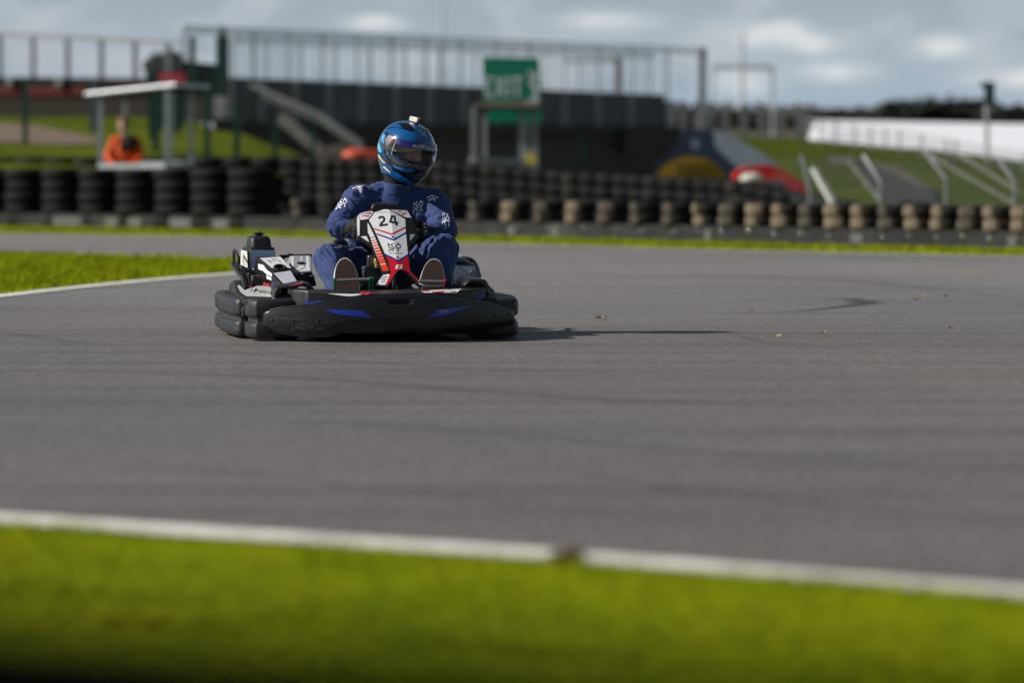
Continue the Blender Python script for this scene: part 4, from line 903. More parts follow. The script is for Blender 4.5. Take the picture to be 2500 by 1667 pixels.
# ground: one sheet to the horizon
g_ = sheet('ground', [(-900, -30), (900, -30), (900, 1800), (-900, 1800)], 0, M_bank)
# far edge of the track follows the tyre wall
wall_px = [(-900, 546), (-300, 550), (0, 553), (350, 558), (700, 566), (1130, 578), (1500, 587), (1700, 593), (2100, 603), (2500, 612), (2800, 620), (3400, 640)]
verge_px = [(-900, 562), (-300, 567), (0, 572), (350, 577), (700, 583), (1130, 594), (1500, 604), (1700, 610), (2100, 619), (2500, 627), (2800, 635), (3400, 655)]
line_px = [(x, y + 4) for x, y in verge_px]
near_px = [(-1400, 1165), (-600, 1223), (0, 1274), (700, 1321), (1400, 1369), (2000, 1417), (2500, 1458), (3200, 1520), (4200, 1610)]
far = [G(x, y) for x, y in line_px]; near = [G(x, y) for x, y in near_px]
sheet('track', [(q.x, q.y) for q in far] + [(q.x, q.y) for q in reversed(near)], .004, M_asph)
def band(name, pa, pb, z, m, kind='structure'):
    A = [G(*q) for q in pa]; B = [G(*q) for q in pb]
    A = catmull([(a.x, a.y, 0) for a in A], 6); B = catmull([(a.x, a.y, 0) for a in B], 6); b = MB(); n_ = len(A)
    b.add([(a.x, a.y, z) for a in A] + [(a.x, a.y, z) for a in B], [(i, i + 1, n_ + i + 1, n_ + i) for i in range(n_ - 1)])
    o = obj(name, b, m, smooth=False); o['kind'] = kind
    for f in o.data.polygons:
        if f.normal.z < 0: f.flip()
    return o
band('verge', [(x, y - 3) for x, y in wall_px], verge_px, .006, M_grass)
band('edge_line', verge_px, [(x, y + 3.5) for x, y in verge_px], .010, mat('faded line', (.42, .40, .34), .7, var=.15, scale=4))
band('edge_line', [(x, y - 11) for x, y in near_px], [(x, y + 13) for x, y in near_px], .012, M_line)
nb = [(q.x, q.y) for q in near] + [(near[-1].x + 1, -6), (near[0].x - 1, -6)]
sheet('near_grass', nb, .007, M_grass)
# grass island inside the bend
isl = [(-1500, 628), (-800, 612), (-300, 610), (0, 615), (250, 622), (450, 629), (600, 637), (690, 648), (700, 656), (640, 664), (560, 671), (400, 683), (200, 702), (0, 724), (-300, 760), (-800, 830), (-1500, 950)]
ip = [G(*q) for q in isl]; ip = [(q.x, q.y) for q in ip]
sheet('grass_island', ip, .008, M_grass)
band('edge_line', [(-800, 830), (-300, 759), (0, 722), (200, 700), (400, 681), (560, 669), (640, 663)], [(-800, 842), (-300, 768), (0, 729), (200, 706), (400, 686), (560, 673), (640, 666)], .011, M_line)
band('edge_line', [(180, 617), (300, 621), (450, 627), (600, 635), (690, 646)], [(180, 621), (300, 625), (450, 631), (600, 639), (690, 650)], .011, M_line)
# grass blades (uncountable): near verge, island rim
def blades(name, fn, N, hmin, hmax, w, seed):
    rnd = random.Random(seed); b = MB()
    for _ in range(N):
        q = fn(rnd)
        if q is None: continue
        x, y = q; hgt = rnd.uniform(hmin, hmax) * (.6 + .8 * max(0, noise.noise(Vector((x * 2.2, y * 2.2, seed))) + .4)); a = rnd.uniform(0, math.pi); dx, dy = math.cos(a) * w, math.sin(a) * w; lx, ly = rnd.gauss(0, .4) * hgt, rnd.gauss(0, .4) * hgt
        i = len(b.v); b.v += [(x - dx, y - dy, .006), (x + dx, y + dy, .006), (x + lx, y + ly, hgt)]; b.f.append([i, i + 1, i + 2])
    o = obj(name, b, M_blade, smooth=False, fixn=False); o['kind'] = 'stuff'; return o
def near_fn(r):
    px = r.uniform(-150, 2650); ny = lerp(near_px, px) + 10; t_ = r.random() ** 2.2; py = ny + t_ * 230 + r.gauss(0, 1.2); q = G(px, py); return (q.x, q.y)
tag(blades('grass', near_fn, 15000, .010, .028, .0025, 3), 'short bright green grass growing along the near track edge', 'grass')
def isl_fn(r):
    px = r.uniform(-60, 660); yt = lerp([(a, c) for a, c in isl[3:8]], px); yb = lerp(sorted([(a, c) for a, c in isl[8:14]]), px); py = r.uniform(yt, yb - 2.0); q = G(px, py); return (q.x, q.y)
tag(blades('grass', isl_fn, 26000, .02, .06, .005, 5), 'short bright green grass covering the island inside the bend', 'grass')
def vg_fn(r):
    px = r.uniform(-60, 2560); a_ = lerp(wall_px, px); c_ = lerp(verge_px, px); py = r.uniform(a_, c_ - .6); q = G(px, py); return (q.x, q.y)
tag(blades('grass', vg_fn, 16000, .02, .07, .008, 6), 'thin green grass strip at the foot of the tyre wall', 'grass')
# clod on the near line, skid marks, debris
c = G(1392, 1378); b = MB()
for i in range(9): b.ell((c.x + random.gauss(0, .016), c.y + random.gauss(0, .02), .012 + random.random() * .014), (.018 + random.random() * .012, .02, .014), seg=8)
cl = remeshed('turf_clod', b, mat('dry turf', (.10, .075, .02), .95, var=.5, scale=60, bump=.6), .004, None, (0, 0, 0), 1, lambda co, no: .004 * noise.noise(co * 60)); tag(cl, 'brown clump of torn turf lying on the white line', 'turf clod')
def skidmat():
    global n, p, tc, L
    m_ = bpy.data.materials.new('skid rubber'); m_.use_nodes = True; n = m_.node_tree; n.nodes.clear(); L = n.links.new; tc = n.nodes.new('ShaderNodeTexCoord')
    o = n.nodes.new('ShaderNodeOutputMaterial'); t_ = n.nodes.new('ShaderNodeBsdfTransparent'); d_ = n.nodes.new('ShaderNodeBsdfPrincipled'); d_.inputs['Base Color'].default_value = (.055, .055, .058, 1); d_.inputs['Roughness'].default_value = .8
    mx = n.nodes.new('ShaderNodeMixShader'); at = n.nodes.new('ShaderNodeAttribute'); at.attribute_name = 'fade'
    nn = nz(9, 5); mu = n.nodes.new('ShaderNodeMath'); mu.operation = 'MULTIPLY'; L(at.outputs['Fac'], mu.inputs[0]); L(nn, mu.inputs[1]); mu2 = n.nodes.new('ShaderNodeMath'); mu2.operation = 'MULTIPLY'; mu2.inputs[1].default_value = 1.5; mu2.use_clamp = True; L(mu.outputs[0], mu2.inputs[0])
    L(mu2.outputs[0], mx.inputs[0]); L(t_.outputs[0], mx.inputs[1]); L(d_.outputs[0], mx.inputs[2]); L(mx.outputs[0], o.inputs[0]); return m_
M_skid = skidmat()
def skid(pts, ws, fades, label):
    P = catmull([(*G(x, y).xy, 0) for x, y in pts], 8); N = len(P); b = MB(); fd = []; C = [0, .6, 1, .6, 0]
    for i, q in enumerate(P):
        a_ = P[max(0, i - 1)]; c_ = P[min(N - 1, i + 1)]; d = (c_ - a_).normalized(); nn = Vector((-d.y, d.x, 0)); t_ = i / (N - 1) * (len(ws) - 1); k = min(int(t_), len(ws) - 2); w = ws[k] + (ws[k + 1] - ws[k]) * (t_ - k); f_ = fades[k] + (fades[k + 1] - fades[k]) * (t_ - k)
        for j in range(5): b.v.append(tuple(q + nn * w * (j - 2) / 4 + Vector((0, 0, .009)))); fd.append(C[j] * f_)
    for i in range(N - 1):
        for j in range(4): b.f.append([i * 5 + j, i * 5 + j + 1, (i + 1) * 5 + j + 1, (i + 1) * 5 + j])
    o = obj('skid_mark', b, M_skid, smooth=False); at = o.data.attributes.new('fade', 'FLOAT', 'POINT'); at.data.foreach_set('value', fd); o['kind'] = 'structure'; return o
skid([(1600, 775), (1800, 768), (1950, 762), (2060, 750), (2112, 742), (2085, 733), (2020, 730), (1890, 724)], [.06, .08, .12, .18, .28, .25, .15, .08], [.0, .3, .6, .8, .9, .8, .5, 0], '')
skid([(1700, 745), (1820, 736), (1900, 731), (1985, 729)], [.05, .1, .1, .05], [0, .3, .3, 0], '')
skid([(1740, 800), (1850, 835), (1990, 850), (2050, 858)], [.1, .2, .25, .1], [0, .16, .16, 0], '')
skid([(-80, 800), (60, 822), (170, 838), (260, 850)], [.1, .2, .2, .1], [0, .16, .14, 0], '')
for P_, w_, f_ in (([(-100, 905), (700, 925), (1500, 980), (2600, 1015)], .22, .26), ([(-100, 1010), (900, 1040), (1900, 1120), (2600, 1150)], .16, .22), ([(1200, 1130), (1700, 1200), (2200, 1255), (2600, 1275)], .10, .32), ([(-100, 1120), (500, 1150), (1300, 1235), (1800, 1280)], .10, .24), ([(1300, 690), (1700, 676), (2100, 690), (2600, 745)], .5, .22), ([(-100, 868), (500, 862), (1200, 905), (2000, 900)], .12, .2)): skid(P_, [w_ * .6, w_, w_, w_ * .6], [0, f_, f_, 0], '')
leafm = mat('dry brown leaf', (.20, .12, .045), .8, var=.3); palem = mat('pale dry leaf', (.5, .38, .18), .8)
for (px, py, s_, m_, lb) in [(1470, 781, .05, leafm, 'flat brown leaf on the tarmac right of the kart'), (1462, 783, .03, leafm, 'small brown scrap touching the leaf right of the kart'), (2008, 821, .035, palem, 'pale leaf beyond the tip of the kart shadow'), (1902, 827, .022, palem, 'tiny pale scrap between the shadow tip and the pale leaf'), (2240, 735, .05, leafm, 'brown leaf furthest left of the far pair by the curved skid mark'), (2256, 727, .03, palem, 'small pale leaf above the brown one near the curved skid mark'), (2308, 728, .03, leafm, 'brown scrap furthest right by the curved skid mark'), (1836, 766, .025, leafm, 'brown speck at the tail of the curved skid mark'), (2318, 808, .02, leafm, 'lone tiny brown scrap low at the right of the track'), (1385, 812, .03, palem, 'pale scrap on the edge of the kart shadow')]:
    q = G(px, py); b = MB(); N = 9
    vs = [(q.x, q.y, .016)]
    for i in range(N): a_ = 2 * math.pi * i / N; r_ = s_ * .62 * (.6 + .5 * random.random()); vs.append((q.x + r_ * math.cos(a_), q.y + r_ * .8 * math.sin(a_), .008 + random.random() * .022))
    b.add(vs, [(0, 1 + i, 1 + (i + 1) % N) for i in range(N)]); o = obj('fallen_leaf', b, m_, smooth=False); tag(o, lb, 'leaf')
# ================================================================== TYRE WALLS
def tyre_mesh(name, r, h, m):
    b = MB(); b.lathe([(r * .55, -h * .42), (r * .62, -h * .5), (r * .88, -h * .48), (r * .97, -h * .36), (r, -h * .1), (r, h * .1), (r * .97, h * .36), (r * .88, h * .48), (r * .62, h * .5), (r * .55, h * .42)], (0, 0, 0), (0, 0, 1), 28, closed=True)
    me = bpy.data.meshes.new(name); me.from_pydata(b.v, [], b.f); bm = bmesh.new(); bm.from_mesh(me); bmesh.ops.recalc_face_normals(bm, faces=bm.faces); bm.to_mesh(me); bm.free(); me.shade_smooth(); me.materials.append(m); return me
M_t1 = mat('old tyre', (.005, .005, .006), .75, var=.3, scale=5, spec=.2, dirt=(.014, .013, .012), dirtscale=3, dirtlo=.5, dirthi=.8)
M_t2 = mat('muddy tyre painted lit side', (.012, .011, .010), .85, var=.3, scale=6, spec=.2, dirt=(.21, .165, .12), dirtscale=2.6, dirtlo=.56, dirthi=.80)
M_t3 = mat('grey dusty tyre', (.010, .010, .010), .85, var=.3, scale=6, spec=.2, dirt=(.055, .047, .04), dirtscale=2.5, dirtlo=.48, dirthi=.68)
def paint_lit_side(m_):  # keeps the dust to the left, painting in each tyre's sunlit half
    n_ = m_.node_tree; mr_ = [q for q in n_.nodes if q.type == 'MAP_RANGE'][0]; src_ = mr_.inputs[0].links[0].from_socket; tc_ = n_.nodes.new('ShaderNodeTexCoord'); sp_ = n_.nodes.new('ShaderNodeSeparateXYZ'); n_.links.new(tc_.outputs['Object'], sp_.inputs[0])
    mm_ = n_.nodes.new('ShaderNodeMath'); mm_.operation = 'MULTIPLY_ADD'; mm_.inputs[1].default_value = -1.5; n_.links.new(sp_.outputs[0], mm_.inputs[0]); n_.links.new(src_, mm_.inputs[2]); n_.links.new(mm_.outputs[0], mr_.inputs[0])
big = tyre_mesh('tyre', .36, .19, M_t1); small = [tyre_mesh('tyre', .20, .145, m_) for m_ in (M_t2, mat('dusty tyre painted lit side', (.012, .011, .011), .85, var=.3, scale=6, spec=.2, dirt=(.12, .10, .082), dirtscale=2.8, dirtlo=.60, dirthi=.84), M_t1)]; mid = tyre_mesh('tyre', .24, .185, M_t1); midg = tyre_mesh('tyre', .24, .185, M_t3)
def stack(x, y, z, mesh, cnt, h, label, group, jit=.012, spin=3):
    t = empty('tyre_stack', (x, y, z), random.uniform(-spin, spin) * .5, label, 'tyre stack', group)
    for k in range(cnt):
        o = bpy.data.objects.new('tyre', mesh); col.objects.link(o); o.parent = t; o.location = (random.gauss(0, jit), random.gauss(0, jit), h * (k + .5)); o.rotation_euler = (0, 0, random.uniform(-spin, spin))
paint_lit_side(M_t2); paint_lit_side(MATS['dusty tyre painted lit side'])
# left, big tyres
for i in range(8):
    px = -35 + i * 92; q = G(px, lerp(wall_px, px)) + Vector((0, .45, 0)); stack(q.x, q.y, .0, big, 5, .186, f'five-high black tyre stack, {ORD[i]} from the left edge in the front row', 'front row of big tyre stacks at left')
for i in range(13):
    px = -60 + i * 72; q = W(px, 400, 69.0 - i * .25); stack(q.x, q.y, .0, big, 6, .192, f'six-high black tyre stack, {ORD[i]} from the left edge in the back row', 'back row of big tyre stacks at left')
# right, tall dark row behind
for i in range(33):
    t_ = i / 32; px = 770 + 1280 * t_; D = 60 - 8.5 * t_; q = W(px, 450, D); top = lerp([(770, 386), (1040, 390), (1400, 420), (1800, 441), (1950, 470), (2060, 492)], px); zt = HC + (HZ - top) / F * D; cnt = max(2, round(zt / .185)); stack(q.x, q.y, zt - cnt * .185, [mid, midg][i % 5 == 1], cnt, .185, f'tall dark tyre stack, {ORD[i]} from the left in the row behind the muddy pairs', 'tall dark tyre stacks behind the muddy row')
# right, low muddy pairs on the belt-faced base
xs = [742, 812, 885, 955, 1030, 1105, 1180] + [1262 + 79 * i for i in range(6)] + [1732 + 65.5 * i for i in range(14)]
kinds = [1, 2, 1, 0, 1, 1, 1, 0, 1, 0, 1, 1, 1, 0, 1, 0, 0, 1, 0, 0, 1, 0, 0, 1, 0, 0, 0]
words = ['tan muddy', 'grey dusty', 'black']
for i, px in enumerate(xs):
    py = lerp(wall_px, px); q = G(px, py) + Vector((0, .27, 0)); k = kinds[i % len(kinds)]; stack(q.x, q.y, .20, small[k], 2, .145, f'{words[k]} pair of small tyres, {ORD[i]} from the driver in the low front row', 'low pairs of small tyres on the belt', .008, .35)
# conveyor belt facing with bolts
M_belt = mat('conveyor belt rubber', (.020, .020, .021), .75, var=.4, scale=.8, spec=.25, dirt=(.07, .07, .068), dirtscale=.9, dirtlo=.5, dirthi=.8)
P = [G(x, y) for x, y in wall_px]; b = MB(); n_ = len(P)
for i in range(n_ - 1):
    a, c = P[i], P[i + 1]; b.add([(a.x, a.y, 0), (c.x, c.y, 0), (c.x, c.y + .02, .215), (a.x, a.y + .02, .215), (a.x, a.y + .25, 0), (c.x, c.y + .25, 0), (c.x, c.y + .25, .205), (a.x, a.y + .25, .205)], [(0, 1, 2, 3), (3, 2, 6, 7), (4, 7, 6, 5)])
belt = obj('belt_barrier', b, M_belt, smooth=False); tag(belt, 'low dark conveyor belt facing along the foot of the tyre wall', 'barrier')
for i, px in enumerate([1150, 1262, 1335, 1420, 1500, 1560, 1640, 1698] + [1756 + 65.5 * k for k in range(13)]):
    py = lerp(wall_px, px); d = .11 + .03 * (i % 2); q = G(px + 6, py); b = MB().ell((q.x, q.y - .006, .13 + .02 * (i % 2)), (.024, .02, .024), seg=12); obj('bolt', b, mat('shiny bolt', (.9, .9, .9), .12, metal=1, var=.02), belt)
for px, w in ((120, 60), (180, 40), (255, 90), (400, 100), (520, 60), (1720, 14), (2075, 30), (2460, 20), (1240, 16), (1345, 18)):
    py = lerp(wall_px, px); q0 = G(px, py); q1 = G(px + w, lerp(wall_px, px + w)); b = MB(); b.add([(q0.x, q0.y - .012, .04), (q1.x, q1.y - .012, .04), (q1.x, q1.y - .005, .16), (q0.x, q0.y - .005, .16)], [(0, 1, 2, 3)]); obj('patch', b, mat('pale worn belt', (.10, .10, .097), .7, var=.4, scale=1.5), belt, smooth=False)

# ================================================================== BANKS
def bank(name, rows, m, N=40, amp=.06):
    b = MB(); cols = N + 1; out = []
    for row in rows:
        pts = [W(x, y, D) for x, y, D in row]; line = []
        tot = len(pts) - 1
        for i in range(cols):
            t_ = i / N * tot; k = min(int(t_), tot - 1); line.append(pts[k].lerp(pts[k + 1], t_ - k))
        out.append(line)
    full = []
    for a, c in zip(out, out[1:]):
        for s_ in range(5): full.append([p_.lerp(q_, s_ / 5) for p_, q_ in zip(a, c)])
    full.append(out[-1])
    for line in full:
        for p_ in line: b.v.append((p_.x, p_.y, p_.z + amp * noise.noise(p_ * .7)))
    for i in range(len(full) - 1):
        for j in range(N): b.f.append([i * cols + j, i * cols + j + 1, (i + 1) * cols + j + 1, (i + 1) * cols + j])
    o = obj(name, b, m, fixn=True, ang=80); o['kind'] = 'structure'
    if sum(f.normal.z for f in o.data.polygons) < 0:
        for f in o.data.polygons: f.flip()
    return o
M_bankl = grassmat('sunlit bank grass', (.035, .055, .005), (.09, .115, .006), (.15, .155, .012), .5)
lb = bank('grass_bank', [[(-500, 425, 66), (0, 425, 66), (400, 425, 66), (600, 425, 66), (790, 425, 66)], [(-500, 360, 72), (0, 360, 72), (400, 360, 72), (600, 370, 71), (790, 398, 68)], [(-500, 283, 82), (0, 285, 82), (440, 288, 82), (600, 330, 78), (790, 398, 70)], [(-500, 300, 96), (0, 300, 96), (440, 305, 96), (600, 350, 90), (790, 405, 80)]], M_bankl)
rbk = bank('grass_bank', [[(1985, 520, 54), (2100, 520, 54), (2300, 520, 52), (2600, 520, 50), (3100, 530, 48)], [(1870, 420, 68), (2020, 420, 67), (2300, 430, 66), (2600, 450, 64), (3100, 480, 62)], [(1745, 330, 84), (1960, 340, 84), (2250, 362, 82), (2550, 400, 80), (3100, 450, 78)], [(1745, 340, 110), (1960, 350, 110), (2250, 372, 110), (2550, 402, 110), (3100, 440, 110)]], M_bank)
def cast_world(o):
    dg = bpy.context.evaluated_depsgraph_get(); me = o.data; V = [v.co.copy() for v in me.vertices]; bb_ = BVHTree.FromPolygons(V, [list(q.vertices) for q in me.polygons])
    def fn(px, py, off):
        d = ray(px, py); h_ = bb_.ray_cast(CO, d)
        if h_[0] is None: h_ = bb_.find_nearest(CO + d * 60)
        return h_[0] + Vector((0, 0, off)) - d * off
    return fn
wl = cast_world(lb); wr_ = cast_world(rbk)
def wsheet(name, polys, fn, m, off, step=20, kind='structure'):
    o = obj(name, pxmesh(polys, fn, step, off=off), m, smooth=False, fixn=False); o['kind'] = kind; return o
M_soil = mat('bare brown soil', (.16, .12, .085), .9, var=.25, scale=2)
wsheet('soil_path', [ZL((-100, 690), (200, 700), (430, 740), (620, 790), (640, 820), (430, 830), (150, 820), (-100, 800))], wl, M_soil, .03)
wsheet('asphalt_patch', [ZR((1010, 870), (1060, 880), (1200, 940), (1400, 1040), (1560, 1160), (1540, 1200), (1280, 1200), (1150, 1130))], wr_, mat('dark asphalt strip', (.022, .021, .023), .9, var=.2, scale=1), .05)
wsheet('soil_path', [ZR((820, 850), (980, 850), (1300, 930), (1500, 1060), (1420, 1080), (1230, 960), (1040, 880), (1000, 900), (880, 910))], wr_, mat('pinkish soil', (.09, .07, .06), .9, var=.3, scale=2), .03)

# ================================================================== BRIDGE
class Line:
    def __init__(s, pa, Da, pb, Db): s.a = W(pa, HZ, Da); s.b = W(pb, HZ, Db)
    def at(s, px):
        k = (px - 1250) / F; dx = s.b.x - s.a.x; dy = s.b.y - s.a.y; t_ = (k * s.a.y - s.a.x) / (dx - k * dy); return Vector((s.a.x + dx * t_, s.a.y + dy * t_, 0))
    def p(s, px, py): q = s.at(px); return Vector((q.x, q.y, HC + (HZ - py) / F * q.y))
BL = Line(560, 80, 1620, 97)
M_par = mat('dark stained parapet boards', (.14, .125, .13), .8, var=.2, scale=1.5)
M_rib = mat('weathered grey post', (.36, .36, .37), .6, var=.15)
M_galv = mat('galvanised steel', (.66, .68, .69), .45, metal=.3, var=.15)
M_gdark = mat('dark steel post', (.38, .39, .40), .5, var=.2)
M_shade = mat('painted bridge shade', (.010, .010, .012), .9)  # near-black colour standing in for the shade under the bridge
br = empty('footbridge', BL.p(1090, 440), 0, 'long dark boarded bridge with a tall mesh cage above its parapet', 'bridge'); bo = tuple(br.location)
def quad(a, c, d, e, th=None, mb=None):
    mb = mb or MB(); mb.add([a, c, d, e], [(0, 1, 2, 3)]); return mb
def slab(ps, th, mb=None):
    mb = mb or MB(); T = Vector(th); n_ = len(ps); mb.add([Vector(p_) for p_ in ps] + [Vector(p_) + T for p_ in ps], [tuple(range(n_)), tuple(range(2 * n_ - 1, n_ - 1, -1))] + [(i, (i + 1) % n_, (i + 1) % n_ + n_, i + n_) for i in range(n_)]); return mb
ptop = lambda px: lerp([(560, 190), (1620, 232)], px); pbot = lambda px: lerp([(560, 296), (1620, 309)], px); ctop = lambda px: lerp([(450, 68), (1715, 122)], px)
obj('parapet', slab([BL.p(560, ptop(560)), BL.p(1622, ptop(1622)), BL.p(1622, pbot(1622)), BL.p(560, pbot(560))], (0, .15, 0)), M_par, br, smooth=False, off=bo)
obj('parapet', slab([p_ + Vector((.6, 6, 0)) for p_ in (BL.p(560, ptop(560) + 6), BL.p(1622, ptop(1622) + 6), BL.p(1622, pbot(1622)), BL.p(560, pbot(560)))], (0, .15, 0)), M_par, br, smooth=False, off=bo)
obj('deck', slab([BL.p(560, pbot(560) - 2), BL.p(1640, pbot(1640) - 2), BL.p(1640, pbot(1640) + 12), BL.p(560, pbot(560) + 16)], (.6, 6.1, 0)), mat('dark deck edge', (.02, .022, .026), .6), br, smooth=False, off=bo)
for i in range(13):
    px = 636 + 82 * i
    if px > 1610: continue
    a = BL.p(px, ptop(px) + 1) + Vector((0, -.05, 0)); c = BL.p(px, pbot(px)) + Vector((0, -.05, 0)); obj('rib', MB().bar(a, c, .22, .05, (0, 1, 0)), M_rib, br, smooth=False, off=bo)
for k, (dx, dy, x0, x1) in enumerate(((0, -.02, 450, 1716), (.6, 6.1, 445, 1560))):
    O = Vector((dx, dy, 0)); b = MB(); b.bar(BL.p(x0, ctop(x0)) + O, BL.p(x1, ctop(x1)) + O, .05); b.bar(BL.p(x0, ctop(x0) + 5) + O + Vector((0, 0, -.05)), BL.p(x1, ctop(x1) + 5) + O + Vector((0, 0, -.05)), .05)
    obj('top_rail', b, M_galv, br, smooth=False, off=bo)
    px = x0 + 3
    while px <= x1:
        a = BL.p(px, ctop(px)) + O; c = BL.p(px, ptop(px) if px < 1620 else 330) + O; obj('cage_post', MB().bar(c, a, .06, .05, (0, 1, 0)), M_gdark if k == 0 and px > 500 and (int(px) // 84) % 2 else M_galv, br, smooth=False, off=bo); px += 84 if k == 0 else 92
    b = MB(); px = x0
    while px <= x1:
        a = BL.p(px, ctop(px)) + O; c = BL.p(px, ptop(px)) + O; b.bar(c, a, .008 if px % 5 else .02, .008, (0, 1, 0)); px += 9
    obj('wire_mesh', b, M_galv, br, smooth=False, off=bo)
obj('frame_end', MB().bar(BL.p(545, 68), BL.p(545, 280), .16).bar(BL.p(548, 190), BL.p(548, 290), .4, .2), M_rib, br, smooth=False, off=bo)
obj('corner_post', MB().bar(BL.p(1714, 118), BL.p(1714, 335), .20), mat('corner post grey', (.3, .31, .32), .6), br, smooth=False, off=bo)
# void under the deck: far retaining wall and abutment
uw = empty('underpass_wall', BL.p(1100, 440) + Vector((0, 8, 0)), 0, 'dark wall behind the shaded opening beneath the bridge', 'wall')
obj('wall', slab([W(520, 250, 100), W(1720, 300, 100), W(1720, 445, 100), W(520, 445, 100)], (0, .3, 0)), M_shade, uw, smooth=False, off=tuple(uw.location))
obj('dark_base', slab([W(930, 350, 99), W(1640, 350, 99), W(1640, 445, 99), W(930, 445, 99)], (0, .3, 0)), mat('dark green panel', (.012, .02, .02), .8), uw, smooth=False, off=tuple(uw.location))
# mural wing wall
mw = empty('mural_wall', W(1780, 445, 66), 0, 'sloping wing wall painted dark blue, pale grey and yellow at the bridge end', 'wall'); mo = tuple(mw.location)
def mural(name, polys, m, D): return obj(name, pxmesh(polys, lambda x, y, o_: W(x, y, D)), m, mw, smooth=False, off=mo)
obj('wall', pxmesh([ZU((-300, 150), (650, 160), (760, 190), (1150, 420), (1700, 900), (-300, 900))], lambda x, y, o_: W(x, y, 66), thick=(0, .3, 0)), mat('navy mural paint', (.032, .055, .10), .7, var=.3, scale=1), mw, smooth=False, off=mo)
mural('pale_band', [ZU((610, 160), (760, 192), (1150, 420), (1290, 540), (900, 590), (640, 350))], mat('pale grey mural paint', (.36, .41, .49), .7, var=.15, scale=1), 65.9)
yc = []
for i in range(17): a_ = math.pi * i / 16; yc.append((1687 - 88 * math.cos(a_), 452 - 70 * math.sin(a_)))
mural('yellow_dome', [yc], mat('ochre mural paint', (.34, .20, .008), .7, var=.2, scale=2), 65.8)
mural('pale_spot', [[(1697 + 12 * math.cos(t_ * .6), 352 + 14 * math.sin(t_ * .6)) for t_ in range(10)]], mat('faded mural spot', (.2, .25, .36), .7), 65.85)
mural('shadow_side', [ZU((-330, 140), (260, 150), (240, 300), (-20, 560), (-40, 900), (-330, 900))], M_shade, 65.7)  # bridge shadow painted as a dark sheet over the mural
# red and white wedge in front of it
rw = empty('kerb_wedge', W(1880, 500, 60), 0, 'red wedge with a round white front and grey panel below the mural', 'kerb block'); ro = tuple(rw.location)
obj('wedge', pxmesh([ZU((850, 620), (960, 560), (1200, 530), (1340, 570), (1640, 770), (1700, 880), (1500, 900), (860, 900))], lambda x, y, o_: W(x, y, 60), thick=(0, .8, 0)), mat('red block paint', (.60, .012, .012), .5, var=.1), rw, smooth=False, off=ro)
obj('white_front', MB().ell(W(1836, 437, 59.7), (.20, .15, .10)), mat('white block paint', (.62, .58, .52), .5), rw, off=ro)
obj('grey_panel', pxmesh([ZU((1150, 700), (1370, 705), (1390, 830), (1200, 830))], lambda x, y, o_: W(x, y, 59.9)), mat('blue grey panel', (.15, .18, .23), .6), rw, smooth=False, off=ro)
obj('highlight_edge', pxmesh([ZU((1180, 640), (1330, 640), (1400, 690), (1380, 720), (1340, 690), (1180, 690))], lambda x, y, o_: W(x, y, 59.88)), mat('red paint highlight', (.75, .09, .04), .5), rw, smooth=False, off=ro)  # lighter red strip paints a highlight on the wedge
# red kerb block by the driver
kb = empty('kerb_block', W(880, 410, 70), 0, 'orange red block on a pale plinth just left of the helmet', 'kerb block'); ko = tuple(kb.location)
obj('block', MB().ell(W(868, 382, 70), (.26, .2, .15)).box(W(915, 380, 70), (.6, .3, .2)), mat('orange block paint', (.60, .08, .03), .5), kb, off=ko, bevel=.03)
obj('plinth', pxmesh([ZM((1280, 1080), (1450, 1040), (1500, 1060), (1480, 1240), (1280, 1180))], lambda x, y, o_: W(x, y, 70.5), thick=(0, .5, 0)), mat('pale plinth', (.20, .19, .15), .8), kb, smooth=False, off=ko)
# staircase
stc = empty('staircase', W(700, 420, 76), 0, 'grey metal staircase sloping down from the bridge to the right', 'stairs'); so_ = tuple(stc.location)
for dy in (0, 1.2):
    b = MB(); b.tube([W(608, 208, 76) + Vector((0, dy, 0)), W(775, 280, 76) + Vector((0, dy, 0)), W(880, 352, 76) + Vector((0, dy, 0))], .05, 8); b.tube([W(640, 235, 76) + Vector((0, dy, 0)), W(780, 296, 76) + Vector((0, dy, 0)), W(885, 368, 76) + Vector((0, dy, 0))], .035, 8)
    obj('handrail', b, mat('shaded handrail', (.42, .42, .41), .5), stc, off=so_)
    b = MB(); b.bar(W(680, 285, 76) + Vector((0, dy, 0)), W(800, 385, 76) + Vector((0, dy, 0)), .06, .22); obj('stringer', b, mat('beige stringer', (.34, .32, .28), .6), stc, smooth=False, off=so_)
for i in range(12):
    q = W(685 + i * 10, 291 + i * 8.3, 76); obj('tread', MB().box((q.x, q.y + .6, q.z), (.24, 1.1, .03)), M_rib, stc, smooth=False, off=so_)

# ================================================================== LEFT SIDE
LW = Line(-300, 84, 560, 82)
hw = empty('boarded_wall', LW.p(200, 290), 0, 'long black wall with a dark red band behind the marshal post', 'wall'); ho = tuple(hw.location)
obj('wall', slab([LW.p(-300, 186), LW.p(600, 196), LW.p(600, 300), LW.p(-300, 300)], (0, .4, 0)), mat('black boards', (.012, .012, .012), .9, var=.3), hw, smooth=False, off=ho)
obj('red_band', slab([LW.p(-300, 212), LW.p(215, 212), LW.p(215, 235), LW.p(-300, 235)], (0, -.06, 0)), mat('dark red band', (.11, .008, .006), .7), hw, smooth=False, off=ho)
obj('red_band', slab([LW.p(285, 207), LW.p(345, 207), LW.p(345, 214), LW.p(285, 214)], (0, -.06, 0)), mat('dark red band', (.2, .01, .01), .7), hw, smooth=False, off=ho)
obj('brown_panel', slab([LW.p(-300, 240), LW.p(600, 245), LW.p(600, 296), LW.p(-300, 296)], (0, -.05, 0)), mat('dark brown boards', (.035, .028, .022), .9), hw, smooth=False, off=ho)
FL = Line(-300, 86, 470, 84)
